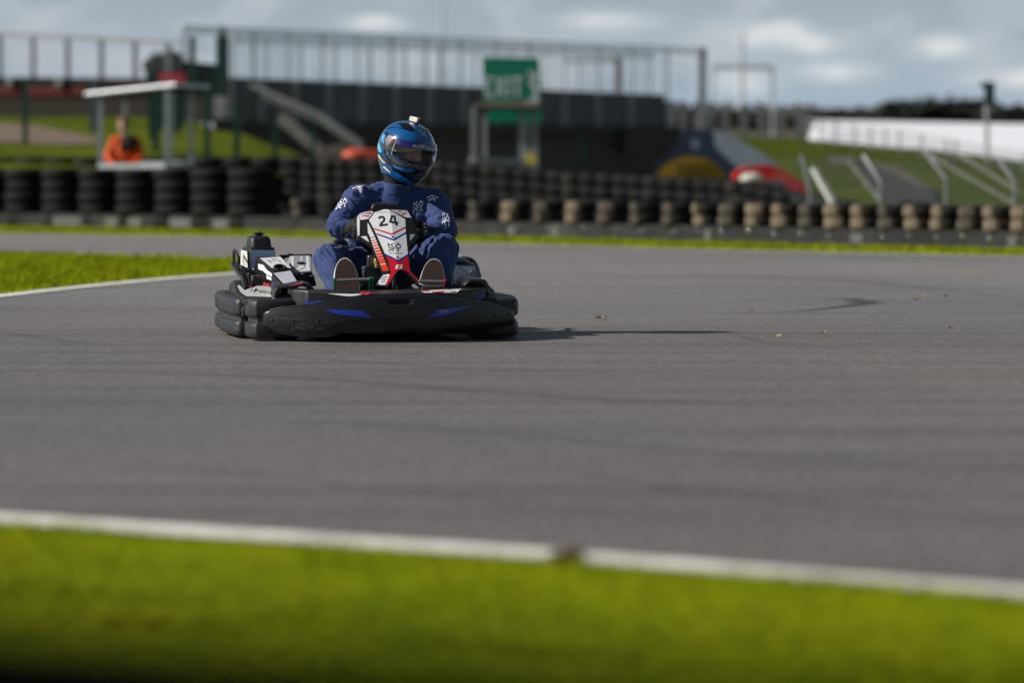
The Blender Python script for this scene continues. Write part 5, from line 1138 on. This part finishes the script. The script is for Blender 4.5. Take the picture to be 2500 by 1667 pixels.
fe = empty('safety_fence', FL.p(200, 190), 0, 'grey post and wire fence above the black wall at left', 'fence'); fo = tuple(fe.location)
ft = lambda px: lerp([(-300, 70), (0, 88), (450, 108)], px)
obj('top_rail', MB().bar(FL.p(-300, ft(-300)), FL.p(455, ft(455)), .06), M_gdark, fe, smooth=False, off=fo)
obj('top_wire', MB().bar(FL.p(-300, ft(-300) - 7), FL.p(455, ft(455) - 7), .03), M_galv, fe, smooth=False, off=fo)
for px in (-246, -163, -80, 3, 84, 168, 250, 332, 412): obj('post', MB().bar(FL.p(px, 196), FL.p(px, ft(px)), .11, .09, (0, 1, 0)), M_gdark, fe, smooth=False, off=fo)
b = MB(); px = -300
while px < 455: b.bar(FL.p(px, 196), FL.p(px, ft(px)), .010, .010, (0, 1, 0)); px += 9
obj('wire_mesh', b, M_galv, fe, smooth=False, off=fo)
for i, (px, y0, y1, w) in enumerate(((26, 190, 210, .12), (146, 190, 212, .12))):
    o = obj('bracket', MB().bar(LW.p(px, y0) + Vector((0, -.1, 0)), LW.p(px, y1) + Vector((0, -.1, 0)), w), M_galv, hw, smooth=False, off=ho)
# green posts fence in front of the bank
gf = empty('green_fence', W(400, 420, 67), 0, 'dark green mesh fence posts standing on the grass bank', 'fence'); go_ = tuple(gf.location)
M_gr = mat('dark green steel', (.004, .065, .042), .5, var=.15)
for px, t_, bt, w in ((62, 190, 350, .09), (380, 190, 370, .12), (506, 200, 400, .10), (578, 262, 400, .11), (672, 280, 400, .09), (765, 290, 400, .07), (1420, 330, 400, .12), (1650, 345, 440, .11)):
    obj('post', MB().bar(W(px, bt, 67), W(px, t_, 67), w), M_gr, gf, smooth=False, off=go_)
b = MB()
for py in (205, 235, 265, 295, 325, 355): b.bar(W(360, py + 6, 67), W(680, py + 40, 67), .012)
obj('wire_mesh', b, M_gr, gf, smooth=False, off=go_)
gp = empty('green_gate', W(400, 360, 70), 0, 'dark green sheet gate behind the marshal shelter', 'gate'); gpo = tuple(gp.location)
obj('panel', slab([W(362, 175, 70), W(452, 180, 70), W(452, 300, 70), W(430, 330, 70), W(400, 300, 70), (W(385, 340, 70)), W(362, 340, 70)], (0, .08, 0)), mat('deep green sheet', (.003, .045, .034), .5), gp, smooth=False, off=gpo)
obj('upper_mesh', slab([W(445, 150, 71), W(548, 160, 71), W(548, 235, 71), W(445, 235, 71)], (0, .08, 0)), mat('blackish green mesh', (.006, .02, .017), .7), gp, smooth=False, off=gpo)
for px in (470, 535, 552): obj('tall_post', MB().bar(W(px, 235, 70), W(px, 90, 70), .11), mat('dull green post', (.02, .06, .05), .6), gp, smooth=False, off=gpo)
tr_ = mat('dark shrub leaves', (.012, .02, .014), .9)
def foliage(name, cx, cy, cz, rx, ry, rz, N, m, parent, off, leaf=.12):
    b = MB()
    for _ in range(N):
        while True:
            v = Vector((random.uniform(-1, 1), random.uniform(-1, 1), random.uniform(-1, 1)))
            if .35 < v.length < 1 + .25 * noise.noise(v * 2.3 + Vector((cx, cy, 0))): break
        q = Vector((cx + v.x * rx, cy + v.y * ry, cz + v.z * rz)); u = Vector((random.gauss(0, 1), random.gauss(0, 1), random.gauss(0, 1))).normalized(); w = u.orthogonal().normalized(); s_ = leaf * random.uniform(.5, 1.3)
        i = len(b.v); b.v += [tuple(q + u * s_), tuple(q + w * s_ * .6), tuple(q - u * s_), tuple(q - w * s_ * .6)]; b.f.append([i, i + 1, i + 2, i + 3])
    return obj(name, b, m, parent, smooth=False, off=off, fixn=False)
sh = empty('dark_shrub', W(410, 200, 92), 0, 'dark shrub rising behind the red sign', 'shrub'); q = W(408, 172, 92); foliage('crown', q.x, q.y, q.z, .55, .4, .45, 900, tr_, sh, tuple(sh.location)); obj('stem', MB().tube([q - Vector((0, 0, 1.2)), q], [.06, .03]), mat('dark bark', (.05, .035, .025), .9), sh, off=tuple(sh.location))
rs = empty('red_sign', W(420, 205, 69), 0, 'small red sign with pale letters above the shelter roof', 'sign'); ro2 = tuple(rs.location)
obj('board', slab([W(386, 178, 69), W(452, 178, 69), W(452, 203, 69), W(386, 203, 69)], (0, .04, 0)), mat('red sign paint', (.62, .03, .06), .4), rs, smooth=False, off=ro2)
obj('lettering', pxmesh(strip([(396, 198), (396, 186), (404, 198), (404, 186)], 2) + strip([(412, 186), (412, 198), (420, 198), (420, 186), (412, 186)], 2) + strip([(428, 186), (440, 198)], 2), lambda x, y, o_: W(x, y, 68.96)), mat('pinkish letters', (.8, .5, .5), .5), rs, smooth=False, off=ro2)
obj('post', MB().bar(W(420, 203, 69.03), W(420, 420, 69.03), .05), M_gdark, rs, smooth=False, off=ro2)
sp_ = obj('grey_post', MB().bar(W(228, 325, 69), W(228, 200, 69), .12), mat('blue grey post', (.09, .12, .14), .5), smooth=False); tag(sp_, 'blue grey post behind the left corner of the marshal shelter', 'post')

# marshal shelter -----------------------------------------------------------------
ms = empty('marshal_shelter', W(340, 430, 63), 0, 'open aluminium marshal shelter with a thin sloping roof', 'shelter'); mso = tuple(ms.location)
M_frame = mat('pale aluminium frame', (.44, .47, .50), .35, metal=.3, var=.1)
rf = [W(206, 236, 62.5), W(428, 213, 61.5), W(512, 217, 64), W(300, 238, 66)]
b = MB(); T = Vector((0, 0, .06)); b.add(rf + [p_ + T for p_ in rf], [(3, 2, 1, 0), (4, 5, 6, 7), (0, 1, 5, 4), (1, 2, 6, 5), (2, 3, 7, 6), (3, 0, 4, 7)]); obj('roof', b, M_frame, ms, smooth=False, off=mso, bevel=.01)
obj('roof_lining', MB().add([p_ - Vector((0, 0, .012)) for p_ in rf], [(3, 2, 1, 0)]), mat('brown lining', (.05, .045, .03), .8), ms, smooth=False, off=mso)
for px, yt, yb, D in ((245, 236, 500, 62.5), (407, 220, 500, 61.5), (466, 224, 500, 63.8), (305, 240, 500, 65.6)): obj('post', MB().bar(W(px, yb, D), W(px, yt, D), .075, .06, (0, 1, 0)), M_frame, ms, smooth=False, off=mso)
for a, c in (((243, 407, 62.5), (409, 408, 61.5)), ((409, 408, 61.5), (468, 402, 63.8)), ((305, 404, 65.6), (466, 402, 63.8))): obj('rail', MB().bar(W(*a), W(*c), .07, .10), M_frame, ms, smooth=False, off=mso)

# marshal ----------------------------------------------------------------------------
mp_ = W(300, 400, 64.3); mx, my = mp_.x, mp_.y
mar = empty('person', (mx, my, 0), 0, 'marshal in bright orange overalls with dark vest standing in the shelter', 'person'); mof = (mx, my, 0)
S = 1.0; hz = HC + (HZ - 307) / F * 64.3
def bodym(g, arms=True):
    b = MB(); c = Vector((mx, my, 0)); zs = hz - .23
    b.ell(c + Vector((.04, 0, zs - .25)), (.20 * g, .13 * g, .28 * g)); b.ell(c + Vector((.04, 0, .92)), (.17 * g, .13 * g, .16 * g)); b.capsule(c + Vector((-.12, 0, zs - .02)), c + Vector((.20, 0, zs - .04)), .07 * g, .07 * g)
    for s in (-1, 1):
        sh_ = c + Vector((.04 + s * .19, 0, zs - .04)); el = c + Vector((.04 + s * .30, -.08, zs - .32)); wr = c + Vector((.04 + s * .16, -.26, zs - .46)); b.capsule(sh_, el, .068 * g, .055 * g); b.capsule(el, wr, .055 * g, .038 * g)
        b.capsule(c + Vector((.04 + s * .10, 0, .88)), c + Vector((.04 + s * .12, -.02, .48)), .095 * g, .068 * g); b.capsule(c + Vector((.04 + s * .12, -.02, .48)), c + Vector((.04 + s * .12, .02, .10)), .068 * g, .048 * g)
    return b
b = bodym(.85); c = Vector((mx, my, hz)); b.capsule(c + Vector((.02, .01, -.28)), c + Vector((0, 0, -.05)), .055, .055); b.ell(c + Vector((0, 0, .02)), (.075, .095, .115)); b.ell(c + Vector((0, -.045, -.05)), (.055, .05, .06)); b.capsule(c + Vector((0, -.085, .02)), c + Vector((0, -.11, -.015)), .01, .016, 10)
for s in (-1, 1):
    b.ell(c + Vector((s * .078, .01, 0)), (.01, .018, .03)); wr = Vector((mx + .04 + s * .16, my - .26, hz - .78)); pl = wr + Vector((-s * .03, -.07, -.01)); b.capsule(wr, pl, .03, .035, 12)
    for k in range(4): b.capsule(pl + Vector(((k - 1.5) * .02, 0, 0)), pl + Vector(((k - 1.5) * .022, -.07 - .008 * (1.5 - abs(k - 1.5)), -.02)), .0105, .009, 8)
    b.capsule(wr + Vector((-s * .02, -.03, .01)), wr + Vector((-s * .06, -.08, .015)), .012, .01, 8)
    b.capsule(Vector((mx + .04 + s * .12, my + .02, .08)), Vector((mx + .04 + s * .12, my - .14, .04)), .045, .04)
remeshed('body', b, M_skin, .012, mar, mof, 2)
wf = lambda co, no: .012 * (1 - 2 * abs(noise.noise(co * 7)))
remeshed('overalls', bodym(1.06), mat('bright orange overalls', (.72, .085, .006), .7, var=.1), .016, mar, mof, 3, wf)
b = MB(); zs = hz - .23; b.ell((mx + .09, my - .02, zs - .12), (.20, .15, .20)); v_ = remeshed('vest', b, mat('dark vest', (.03, .012, .012), .8), .014, mar, mof, 2)
for c_, r_ in (((mx + .16, my - .11, zs - .18), (.035, .04, .08)), ((mx - .04, my - .13, zs - .10), (.03, .03, .10))): remeshed('orange_panel', MB().ell(c_, r_), mat('bright orange overalls', (.72, .085, .006), .7, var=.1), .01, mar, mof, 1)
b = MB(); b.ell(c + Vector((.0, .03, .065)), (.10, .11, .105)); b.ell(c + Vector((.05, -.03, .09)), (.05, .06, .05)); remeshed('hair', b, M_hair, .01, mar, mof, 2, lambda co, no: .006 * noise.noise(co * 50))
for s in (-1, 1): obj('eye', MB().ell(c + Vector((s * .03, -.086, .025)), (.012, .01, .009)), mat('eye dark', (.05, .04, .03), .3), mar, off=mof)

# exit board and its shelter ------------------------------------------------------------
ex = empty('exit_sign', W(1250, 440, 70), 0, 'big green EXIT board with a white arrow on posts', 'sign'); eo = tuple(ex.location)
obj('board', slab([W(1177, 140, 70), W(1316, 142, 70), W(1324, 300, 70), W(1186, 300, 70)], (0, .06, 0)), mat('green sign paint', (.0, .25, .155), .4, var=.06), ex, smooth=False, off=eo)
wl_ = mat('white sign paint', (.82, .85, .88), .5)
sm = lambda x, y, o_: W(x, y, 69.94)
E1 = strip([(1204, 191), (1187, 191), (1187, 234), (1204, 234)], 6.5) + strip([(1187, 212), (1201, 212)], 6)
X1 = strip([(1211, 189), (1232, 236)], 6.5) + strip([(1232, 189), (1223, 210)], 6.5) + strip([(1219, 216), (1211, 236)], 6.5)
I1 = strip([(1243, 188), (1243, 237)], 7); T1 = strip([(1252, 191), (1276, 191)], 6.5) + strip([(1264, 195), (1264, 237)], 7)
obj('lettering', pxmesh(E1 + X1 + I1 + T1, sm), wl_, ex, smooth=False, off=eo)
obj('arrow', pxmesh(strip([(1290, 178), (1309, 186), (1296, 204), (1310, 218), (1304, 240)], 10) + [[(1278, 248), (1316, 236), (1312, 260), (1296, 262)]], sm), wl_, ex, smooth=False, off=eo)
for px in (1284, 1306): obj('post', MB().bar(W(px, 445, 70.1), W(px, 150, 70.1), .12, .06, (0, 1, 0)), mat('grey sign post', (.3, .31, .33), .5), ex, smooth=False, off=eo)
s2 = empty('marshal_shelter', W(1230, 440, 66), 0, 'grey roofed shelter frame in front of the green EXIT board', 'shelter'); s2o = tuple(s2.location)
rf = [W(1146, 268, 65), W(1310, 270, 66), W(1322, 258, 69), W(1186, 256, 69)]
b = MB(); T = Vector((0, 0, .06)); b.add(rf + [p_ + T for p_ in rf], [(3, 2, 1, 0), (4, 5, 6, 7), (0, 1, 5, 4), (1, 2, 6, 5), (2, 3, 7, 6), (3, 0, 4, 7)])
obj('fascia', slab([W(1143, 262, 65), W(1196, 240, 69.5), W(1196, 258, 69.5), W(1146, 276, 65)], (0, .05, 0)), mat('pale fascia', (.45, .46, .42), .5), s2, smooth=False, off=s2o)
obj('roof', b, mat('brown roof underside', (.06, .045, .015), .8), s2, smooth=False, off=s2o)
obj('roof_studs', (lambda m_: [m_.ell(W(1207 + 20 * k, 257, 64.9), (.03, .03, .03), seg=8) for k in range(5)] and m_)(MB()), mat('beige studs', (.10, .09, .07), .6), s2, off=s2o)
for px, D in ((1156, 65), (1183, 66.5), (1274, 66), (1302, 67)): obj('post', MB().bar(W(px, 470, D), W(px, 262, D), .09 if px != 1302 else .07, .06, (0, 1, 0)), mat('grey shelter post', (.36, .37, .38), .5), s2, smooth=False, off=s2o)
obj('rail', MB().bar(W(1150, 392, 65.5), W(1300, 396, 66), .10, .11), mat('grey shelter post', (.36, .37, .38), .5), s2, smooth=False, off=s2o)
yl = obj('warning_disc', MB().lathe([(.001, -.02), (.10, -.02), (.105, 0), (.10, .02), (.001, .02)], W(1297, 388, 64.6), (0, -1, 0), 24), mat('yellow disc', (.75, .60, .12), .4)); tag(yl, 'small round yellow disc at the foot of the shelter by the EXIT board', 'disc')

# ================================================================== RIGHT SIDE
# palisade hedge behind
hd = empty('hedge', W(1850, 330, 135), 0, 'brownish leafless hedge behind the pale fence posts', 'hedge'); hdo = tuple(hd.location)
b = None; hm = mat('bare brown hedge', (.075, .066, .05), .9, var=.35, scale=.6)
q0 = W(1500, 330, 140); q1 = W(1985, 330, 132); b = MB(); b.add([(q0.x, q0.y, .5), (q1.x, q1.y, .5), (q1.x, q1.y, 2.95), (q0.x, q0.y, 3.35)], [(0, 1, 2, 3)]); obj('thicket', b, hm, hd, smooth=False, off=hdo)
for i in range(14):
    px = 1520 + i * 34; q = W(px, 262, 131); foliage('branches', q.x, q.y, q.z - .4, .8, .6, .42 + .12 * math.sin(i * 2.1), 420, hm, hd, hdo, .11)
pf = empty('post_fence', W(1850, 330, 100), 0, 'row of pale grey fence posts in front of the brown hedge', 'fence'); pfo = tuple(pf.location)
for i, px in enumerate((1640, 1668, 1700, 1735, 1770, 1816, 1860, 1907, 1951)): obj('post', MB().bar(W(px, 342, 100), W(px, 246 + i * 1.5, 100), .19, .08, (0, 1, 0)), mat('pale fence post', (.26, .27, .28), .6), pf, smooth=False, off=pfo)
obj('rail', MB().bar(W(1630, 262, 100.1), W(1985, 272, 100.1), .05), M_galv, pf, smooth=False, off=pfo)
# long white marquee
mq = empty('white_marquee', W(2300, 400, 125), 0, 'very long low white marquee behind the fenced hill', 'marquee'); mqo = tuple(mq.location)
a = W(1968, 294, 125); c = W(2900, 310, 118); M_mq = mat('white marquee sheet', (.84, .86, .93), .5, var=.03, scale=.5)
a0 = (a.x, a.y - 14, .6); c0 = (c.x, c.y - 14, .6); a1 = (a.x + .3, a.y, a.z); c1 = (c.x, c.y, c.z); a2 = (a.x + .6, a.y + 14, .6); c2 = (c.x, c.y + 14, .6)
obj('roof', MB().add([a0, c0, c1, a1, a2, c2], [(0, 1, 2, 3), (3, 2, 5, 4)]), M_mq, mq, smooth=False, off=mqo)
obj('gable', MB().add([a0, a1, a2], [(0, 1, 2)]), M_mq, mq, smooth=False, off=mqo)
obj('eaves', MB().bar(a0, c0, .1), M_galv, mq, smooth=False, off=mqo)
# fence with dark rails in front of it, on the crest
HL = Line(1960, 82, 2560, 66)
cf = empty('railing', HL.p(2250, 380), 0, 'dark railing running down the crest in front of the marquee', 'railing'); cfo = tuple(cf.location)
tp = lambda px: lerp([(1960, 292), (2200, 322), (2560, 385)], px); bt_ = lambda px: lerp([(1960, 348), (2200, 378), (2560, 425)], px)
for fr in (0, .35): obj('rail', (lambda m_: [m_.bar(HL.p(x_, tp(x_) * (1 - fr) + bt_(x_) * fr), HL.p(x_ + 60, tp(x_ + 60) * (1 - fr) + bt_(x_ + 60) * fr), .025) for x_ in range(1960, 2560, 60)] and m_)(MB()), M_gdark, cf, smooth=False, off=cfo)
for px in (2000, 2040, 2085, 2125, 2160, 2195, 2250, 2310, 2332, 2412, 2500): obj('post', MB().bar(HL.p(px, bt_(px)), HL.p(px, tp(px) - 4), .045, .045, (0, 1, 0)), M_gdark, cf, smooth=False, off=cfo)
b = MB(); px = 1965
while px < 2560: b.bar(HL.p(px, bt_(px)), HL.p(px, tp(px)), .008, .008, (0, 1, 0)); px += 7
obj('bars', b, M_gdark, cf, smooth=False, off=cfo)
# signal post
sg = empty('signal_post', W(2411, 395, 76), 0, 'tall slim signal post with a dark green head above the marquee', 'signal post'); sgo = tuple(sg.location)
obj('pole', MB().tube([W(2411, 395, 76), W(2409, 300, 76), W(2409, 215, 76)], .045, 10), mat('pale pole', (.35, .36, .38), .5), sg, off=sgo)
obj('signal_head', MB().box(W(2416, 230, 75.9), (.20, .16, .44)).box(W(2412, 208, 75.9), (.3, .14, .12)), mat('dark green head', (.02, .045, .045), .5), sg, smooth=False, off=sgo, bevel=.03)
obj('bracket', MB().tube([W(2424, 255, 75.9), W(2432, 268, 75.9), W(2412, 270, 75.9)], .02, 8), M_gdark, sg, off=sgo)
# far poles and goal like frame
for i, (px, t_, w, lb) in enumerate(((1810, 88, .16, 'tall thin pale pole rising above the grey hedge'), (1080, -30, .16, 'faint thin pole rising to the top of the picture above the bridge'))):
    o = obj('lamp_pole', MB().tube([W(px, 420, 150), W(px, t_, 150)], .09 if i == 0 else .06, 8), mat('hazy pole', (.62, .65, .67), .7)); tag(o, lb, 'pole')
gfm = obj('gantry_frame', MB().bar(W(1740, 165, 120), W(1888, 165, 120), .14).bar(W(1886, 165, 120), W(1886, 330, 120), .10).bar(W(1742, 165, 120), W(1742, 330, 120), .06), mat('hazy frame', (.58, .60, .62), .7), smooth=False); tag(gfm, 'thin pale goal-shaped frame beside the tall pole', 'frame')
gf2 = obj('gantry_frame', MB().bar(W(1375, 150, 108), W(1512, 150, 108), .08).bar(W(1510, 140, 108), W(1510, 225, 108), .2), mat('hazy dark frame', (.25, .25, .26), .7), smooth=False); tag(gf2, 'dark post with a cross bar behind the cage right of the EXIT board', 'frame')
# chain link fence with cranked posts
CL = Line(1930, 51.5, 2560, 46.5)
ck_ = empty('chain_link_fence', CL.p(2250, 510), 0, 'chain-link fence with cranked grey posts and sloping braces on the hill', 'fence'); cko = tuple(ck_.location)
M_cp = mat('galvanised cranked post', (.17, .19, .20), .45, metal=.2, var=.1)
for i, (x0, x1, y1, x2, y2) in enumerate(((2150, 2150, 445, 2108, 380), (2312, 2310, 438, 2256, 368), (2478, 2477, 445, 2440, 392), (1985, 1975, 450, 1956, 378))):
    a = CL.p(x0, 560); m1 = CL.p(x1, y1); t_ = CL.p(x2, y2); obj('post', MB().tube([a, m1, t_], .026, 10), M_cp, ck_, off=cko)
for x0, y0, x1, y1 in ((2070, 392, 2150, 490), (2262, 375, 2480, 500), (2342, 378, 2492, 470)): obj('brace', MB().tube([CL.p(x0, y0) + Vector((0, .05, 0)), CL.p(x1, y1) + Vector((0, .05, 0))], .02, 8), mat('dull brace', (.15, .17, .14), .5), ck_, off=cko)
obj('white_brace', MB().bar(CL.p(1986, 412), CL.p(2034, 496), .085, .05), mat('white painted brace', (.62, .64, .60), .5), ck_, smooth=False, off=cko)
b = MB(); x = 1940
while x < 2640:
    for d in (-1, 1):
        a = CL.p(x, 505); c = CL.p(x + d * 60, 385 + (x - 1940) * .02); b.bar(a, c, .004, .004, (0, 1, 0))
    x += 9
obj('wire_mesh', b, M_cp, ck_, smooth=False, off=cko)
# trees and low ridge on the horizon
M_lf = [mat('dark evergreen foliage', (.018, .024, .016), .95, var=.4, scale=1), mat('brown winter foliage', (.055, .042, .028), .95, var=.4, scale=1)]
M_bark = mat('bark', (.06, .045, .035), .9)
def tree(px, pyt, pyb, D, hw_, k, label):
    base_ = W(px, HZ - 10, D); top = W(px, pyt, D).z; bot = W(px, pyb, D).z; base_.z = 0
    t_ = empty('tree', base_, 0, label, 'tree', 'trees on the far ridge'); o_ = tuple(base_)
    obj('trunk', MB().tube([base_, base_ + Vector((.1, 0, bot)), base_ + Vector((0, 0, (top + bot) / 2))], [.30, .22, .08], 8).tube([base_ + Vector((.1, 0, bot * .8)), base_ + Vector((hw_ * .5, 0, (top + bot) / 2))], [.12, .05], 6).tube([base_ + Vector((.1, 0, bot * .8)), base_ + Vector((-hw_ * .5, 0, (top + bot) / 2))], [.12, .05], 6), M_bark, t_, off=o_)
    b = MB(); rz = (top - bot) / 2
    for j in range(6):
        ox = random.uniform(-.6, .6) * hw_; oz = random.uniform(-.35, .25) * rz; rr_ = random.uniform(.45, .7)
        for _ in range(230):
            v = Vector((random.gauss(0, .45), random.gauss(0, .45), random.gauss(0, .45))); q = base_ + Vector((ox + v.x * hw_ * rr_, v.y * hw_ * rr_, bot + rz + oz + v.z * rz * rr_)); u = Vector((random.gauss(0, 1), random.gauss(0, 1), random.gauss(0, 1))).normalized(); w = u.orthogonal().normalized(); s_ = random.uniform(.12, .3); i = len(b.v); b.v += [tuple(q + u * s_), tuple(q + w * s_ * .6), tuple(q - u * s_), tuple(q - w * s_ * .6)]; b.f.append([i, i + 1, i + 2, i + 3])
    obj('crown', b, M_lf[k], t_, smooth=False, off=o_, fixn=False)
for a_ in [(2000, 268, 300, 175, 1.6, 1, 'faint low brown tree nearest the left end of the marquee'), (2075, 262, 300, 175, 1.8, 1, 'low brown tree between the faint tree and the pointed tree'), (2172, 244, 300, 170, 1.4, 0, 'small pointed dark tree left of the big dark clump'), (2215, 262, 300, 172, 1.5, 1, 'brown tree between the pointed tree and the big clump'), (2262, 246, 300, 168, 1.9, 0, 'left tree of the big dark clump above the marquee'), (2312, 238, 300, 168, 2.0, 0, 'tallest tree in the middle of the big dark clump'), (2355, 250, 300, 168, 1.6, 0, 'right shoulder tree of the big dark clump'), (2385, 280, 302, 170, 1.4, 1, 'low brown tree just left of the signal post'), (2440, 276, 304, 170, 1.5, 1, 'low brown tree just right of the signal post'), (2475, 252, 304, 166, 1.5, 0, 'dark tree near the right edge of the picture'), (2525, 260, 304, 166, 1.6, 0, 'dark tree cut by the right edge of the picture')]: tree(*a_)
rd = bank('hills', [[(1650, 420, 190), (2000, 420, 190), (2300, 420, 190), (2700, 420, 190), (3300, 420, 190)], [(1650, 292, 215), (2000, 288, 215), (2300, 290, 215), (2700, 290, 215), (3300, 288, 215)], [(1650, 330, 300), (2000, 330, 300), (2300, 330, 300), (2700, 330, 300), (3300, 330, 300)]], mat('hazy brown woodland', (.12, .115, .10), .95, var=.4, scale=.2), 60, .5)  # woodland colour lightened to paint in distance haze
# ================================================================== FOREGROUND BARRIER
p0 = W(-900, 1370, 1.55); p1 = W(3400, 1715, 1.55)
b = MB(); sec = [(-.02, 0), (-.02, -.08), (0, -.02), (.03, 0), (.18, 0), (.21, -.02), (.23, -.08)]
vs = []
for q in (p0, p1):
    for (dy, dz) in [(0, -q.z), (0, -.06), (.012, -.02), (.035, 0), (.05, 0), (.07, -.02), (.08, -.06), (.08, -q.z)]: vs.append((q.x, q.y - .08 + dy, q.z + dz))
b.add(vs, [(i, i + 1, 8 + i + 1, 8 + i) for i in range(7)] + [(7, 0, 8, 15), tuple(range(8)), tuple(range(15, 7, -1))])
o = obj('crash_barrier', b, mat('black rubber sheet', (.003, .003, .003), 1.0, var=.2, spec=.0)); tag(o, 'black rubber-faced barrier close to the camera along the bottom edge', 'barrier')
# ================================================================== CAMERA, SKY, SUN
cam = bpy.data.cameras.new('camera'); co_ = bpy.data.objects.new('camera', cam); col.objects.link(co_)
co_.location = CO; co_.rotation_euler = (math.pi / 2 - PIT, 0, 0); cam.sensor_width = 36; cam.lens = 36 * F / 2500; cam.clip_start = .05; cam.clip_end = 5000
cam.dof.use_dof = True; cam.dof.focus_distance = 19.0; cam.dof.aperture_fstop = cam.lens / 70.0
scene.camera = co_
SE = R(33.5)
w = bpy.data.worlds.new('World'); scene.world = w; w.use_nodes = True; n = w.node_tree; L = n.links.new; bg = n.nodes['Background']; tc = n.nodes.new('ShaderNodeTexCoord')
sky = n.nodes.new('ShaderNodeTexSky'); sky.sky_type = 'NISHITA'; sky.sun_disc = False; sky.sun_elevation = SE; sky.sun_rotation = R(264); sky.air_density = 1.0; sky.dust_density = 1.5
sep = n.nodes.new('ShaderNodeSeparateXYZ'); L(tc.outputs['Generated'], sep.inputs[0])
def mth(op, a, b_=None, c_=None, clamp=False):
    m_ = n.nodes.new('ShaderNodeMath'); m_.operation = op; m_.use_clamp = clamp
    for i_, x_ in enumerate((a, b_, c_)):
        if x_ is None: continue
        if isinstance(x_, (int, float)): m_.inputs[i_].default_value = x_
        else: L(x_, m_.inputs[i_])
    return m_.outputs[0]
# cloud layer: noise laid over the sky directions, flattened towards the horizon
zc = mth('ADD', sep.outputs[2], .012)
mp = n.nodes.new('ShaderNodeMapping'); mp.inputs['Scale'].default_value = (38, 38, 60); mp.inputs['Location'].default_value = (.35, .2, .46); L(tc.outputs['Generated'], mp.inputs[0])
nz1 = n.nodes.new('ShaderNodeTexNoise'); nz1.inputs['Scale'].default_value = 1.0; nz1.inputs['Detail'].default_value = 6; nz1.inputs['Roughness'].default_value = .55; L(mp.outputs[0], nz1.inputs['Vector'])
fac = n.nodes.new('ShaderNodeMapRange'); fac.inputs[1].default_value = .45; fac.inputs[2].default_value = .68; fac.interpolation_type = 'SMOOTHSTEP'; L(nz1.outputs['Fac'], fac.inputs[0])
# lit cumulus tops at given directions
def blob(px, py, rx, ry):
    d = ray(px, py); az = d.x / d.y; el = d.z / d.y
    a_ = mth('DIVIDE', sep.outputs[0], sep.outputs[1]); e_ = mth('DIVIDE', sep.outputs[2], sep.outputs[1])
    wob = mth('MULTIPLY', mth('SUBTRACT', nz1.outputs['Fac'], .5), 5.0)
    u = mth('MULTIPLY', mth('SUBTRACT', a_, az), F / rx); v = mth('MULTIPLY', mth('SUBTRACT', e_, el), F / ry)
    s_ = mth('ADD', mth('MULTIPLY', u, u), mth('MULTIPLY', v, v)); s_ = mth('SUBTRACT', mth('ADD', s_, wob), 0)
    e = mth('POWER', 2.718, mth('MULTIPLY', mth('MAXIMUM', s_, -.5), -1.6)); return mth('MULTIPLY', e, mth('GREATER_THAN', sep.outputs[1], 0))
acc = None
for q in ((1850, 88, 150, 40), (1800, 195, 90, 36), (2040, 175, 110, 28), (1480, 55, 140, 26), (2320, 115, 110, 34), (2000, 110, 80, 26), (300, 150, 260, 50), (960, 150, 200, 40), (1340, 150, 200, 50), (2480, 190, 150, 30), (920, 55, 90, 24)):
    e = blob(*q); e = mth('MULTIPLY', e, 1.0 if q[0] > 1400 else .5); acc = e if acc is None else mth('ADD', acc, e)
lit = mth('MINIMUM', acc, 1.0)
def mixw(a, b_, f):
    m_ = n.nodes.new('ShaderNodeMix'); m_.data_type = 'RGBA'
    for i_, x_ in ((0, f), (6, a), (7, b_)):
        if isinstance(x_, (int, float)): m_.inputs[i_].default_value = x_
        elif isinstance(x_, tuple): m_.inputs[i_].default_value = (*x_, 1)
        else: L(x_, m_.inputs[i_])
    return m_.outputs[2]
SK = .075
k = 1 / SK
haze = mixw(sky.outputs[0], (.36 * k, .44 * k, .50 * k), 0.0)
low = n.nodes.new('ShaderNodeMapRange'); low.inputs[1].default_value = .14; low.inputs[2].default_value = .02; L(sep.outputs[2], low.inputs[0])
base = mixw(sky.outputs[0], (.37 * k, .46 * k, .55 * k), low.outputs[0])
greyc = mixw(base, (.50 * k, .535 * k, .58 * k), mth('MULTIPLY', fac.outputs[0], .8))
up = n.nodes.new('ShaderNodeMapRange'); up.inputs[1].default_value = .06; up.inputs[2].default_value = .5; up.inputs[3].default_value = 1; up.inputs[4].default_value = .42; L(sep.outputs[2], up.inputs[0])
mm = n.nodes.new('ShaderNodeVectorMath'); mm.operation = 'SCALE'; L(greyc, mm.inputs[0]); L(up.outputs[0], mm.inputs[3]); greyc = mm.outputs[0]
outc = mixw(greyc, (.78 * k, .79 * k, .79 * k), mth('MULTIPLY', lit, .78))
L(outc, bg.inputs['Color']); bg.inputs['Strength'].default_value = SK
sl = bpy.data.lights.new('sun', 'SUN'); sl.energy = 5.0; sl.angle = R(.53); sl.color = (1, .95, .87); so = bpy.data.objects.new('sun', sl); col.objects.link(so)
sd = Vector((-math.cos(SE) * math.cos(R(6)), -math.cos(SE) * math.sin(R(6)), math.sin(SE))); so.rotation_euler = sd.to_track_quat('Z', 'Y').to_euler(); so.location = (-20, 10, 15)
scene.view_settings.view_transform = 'Standard'; scene.view_settings.look = 'None'; scene.view_settings.exposure = 0
scene.cycles.use_denoising = True; scene.cycles.max_bounces = 8; scene.cycles.transparent_max_bounces = 16
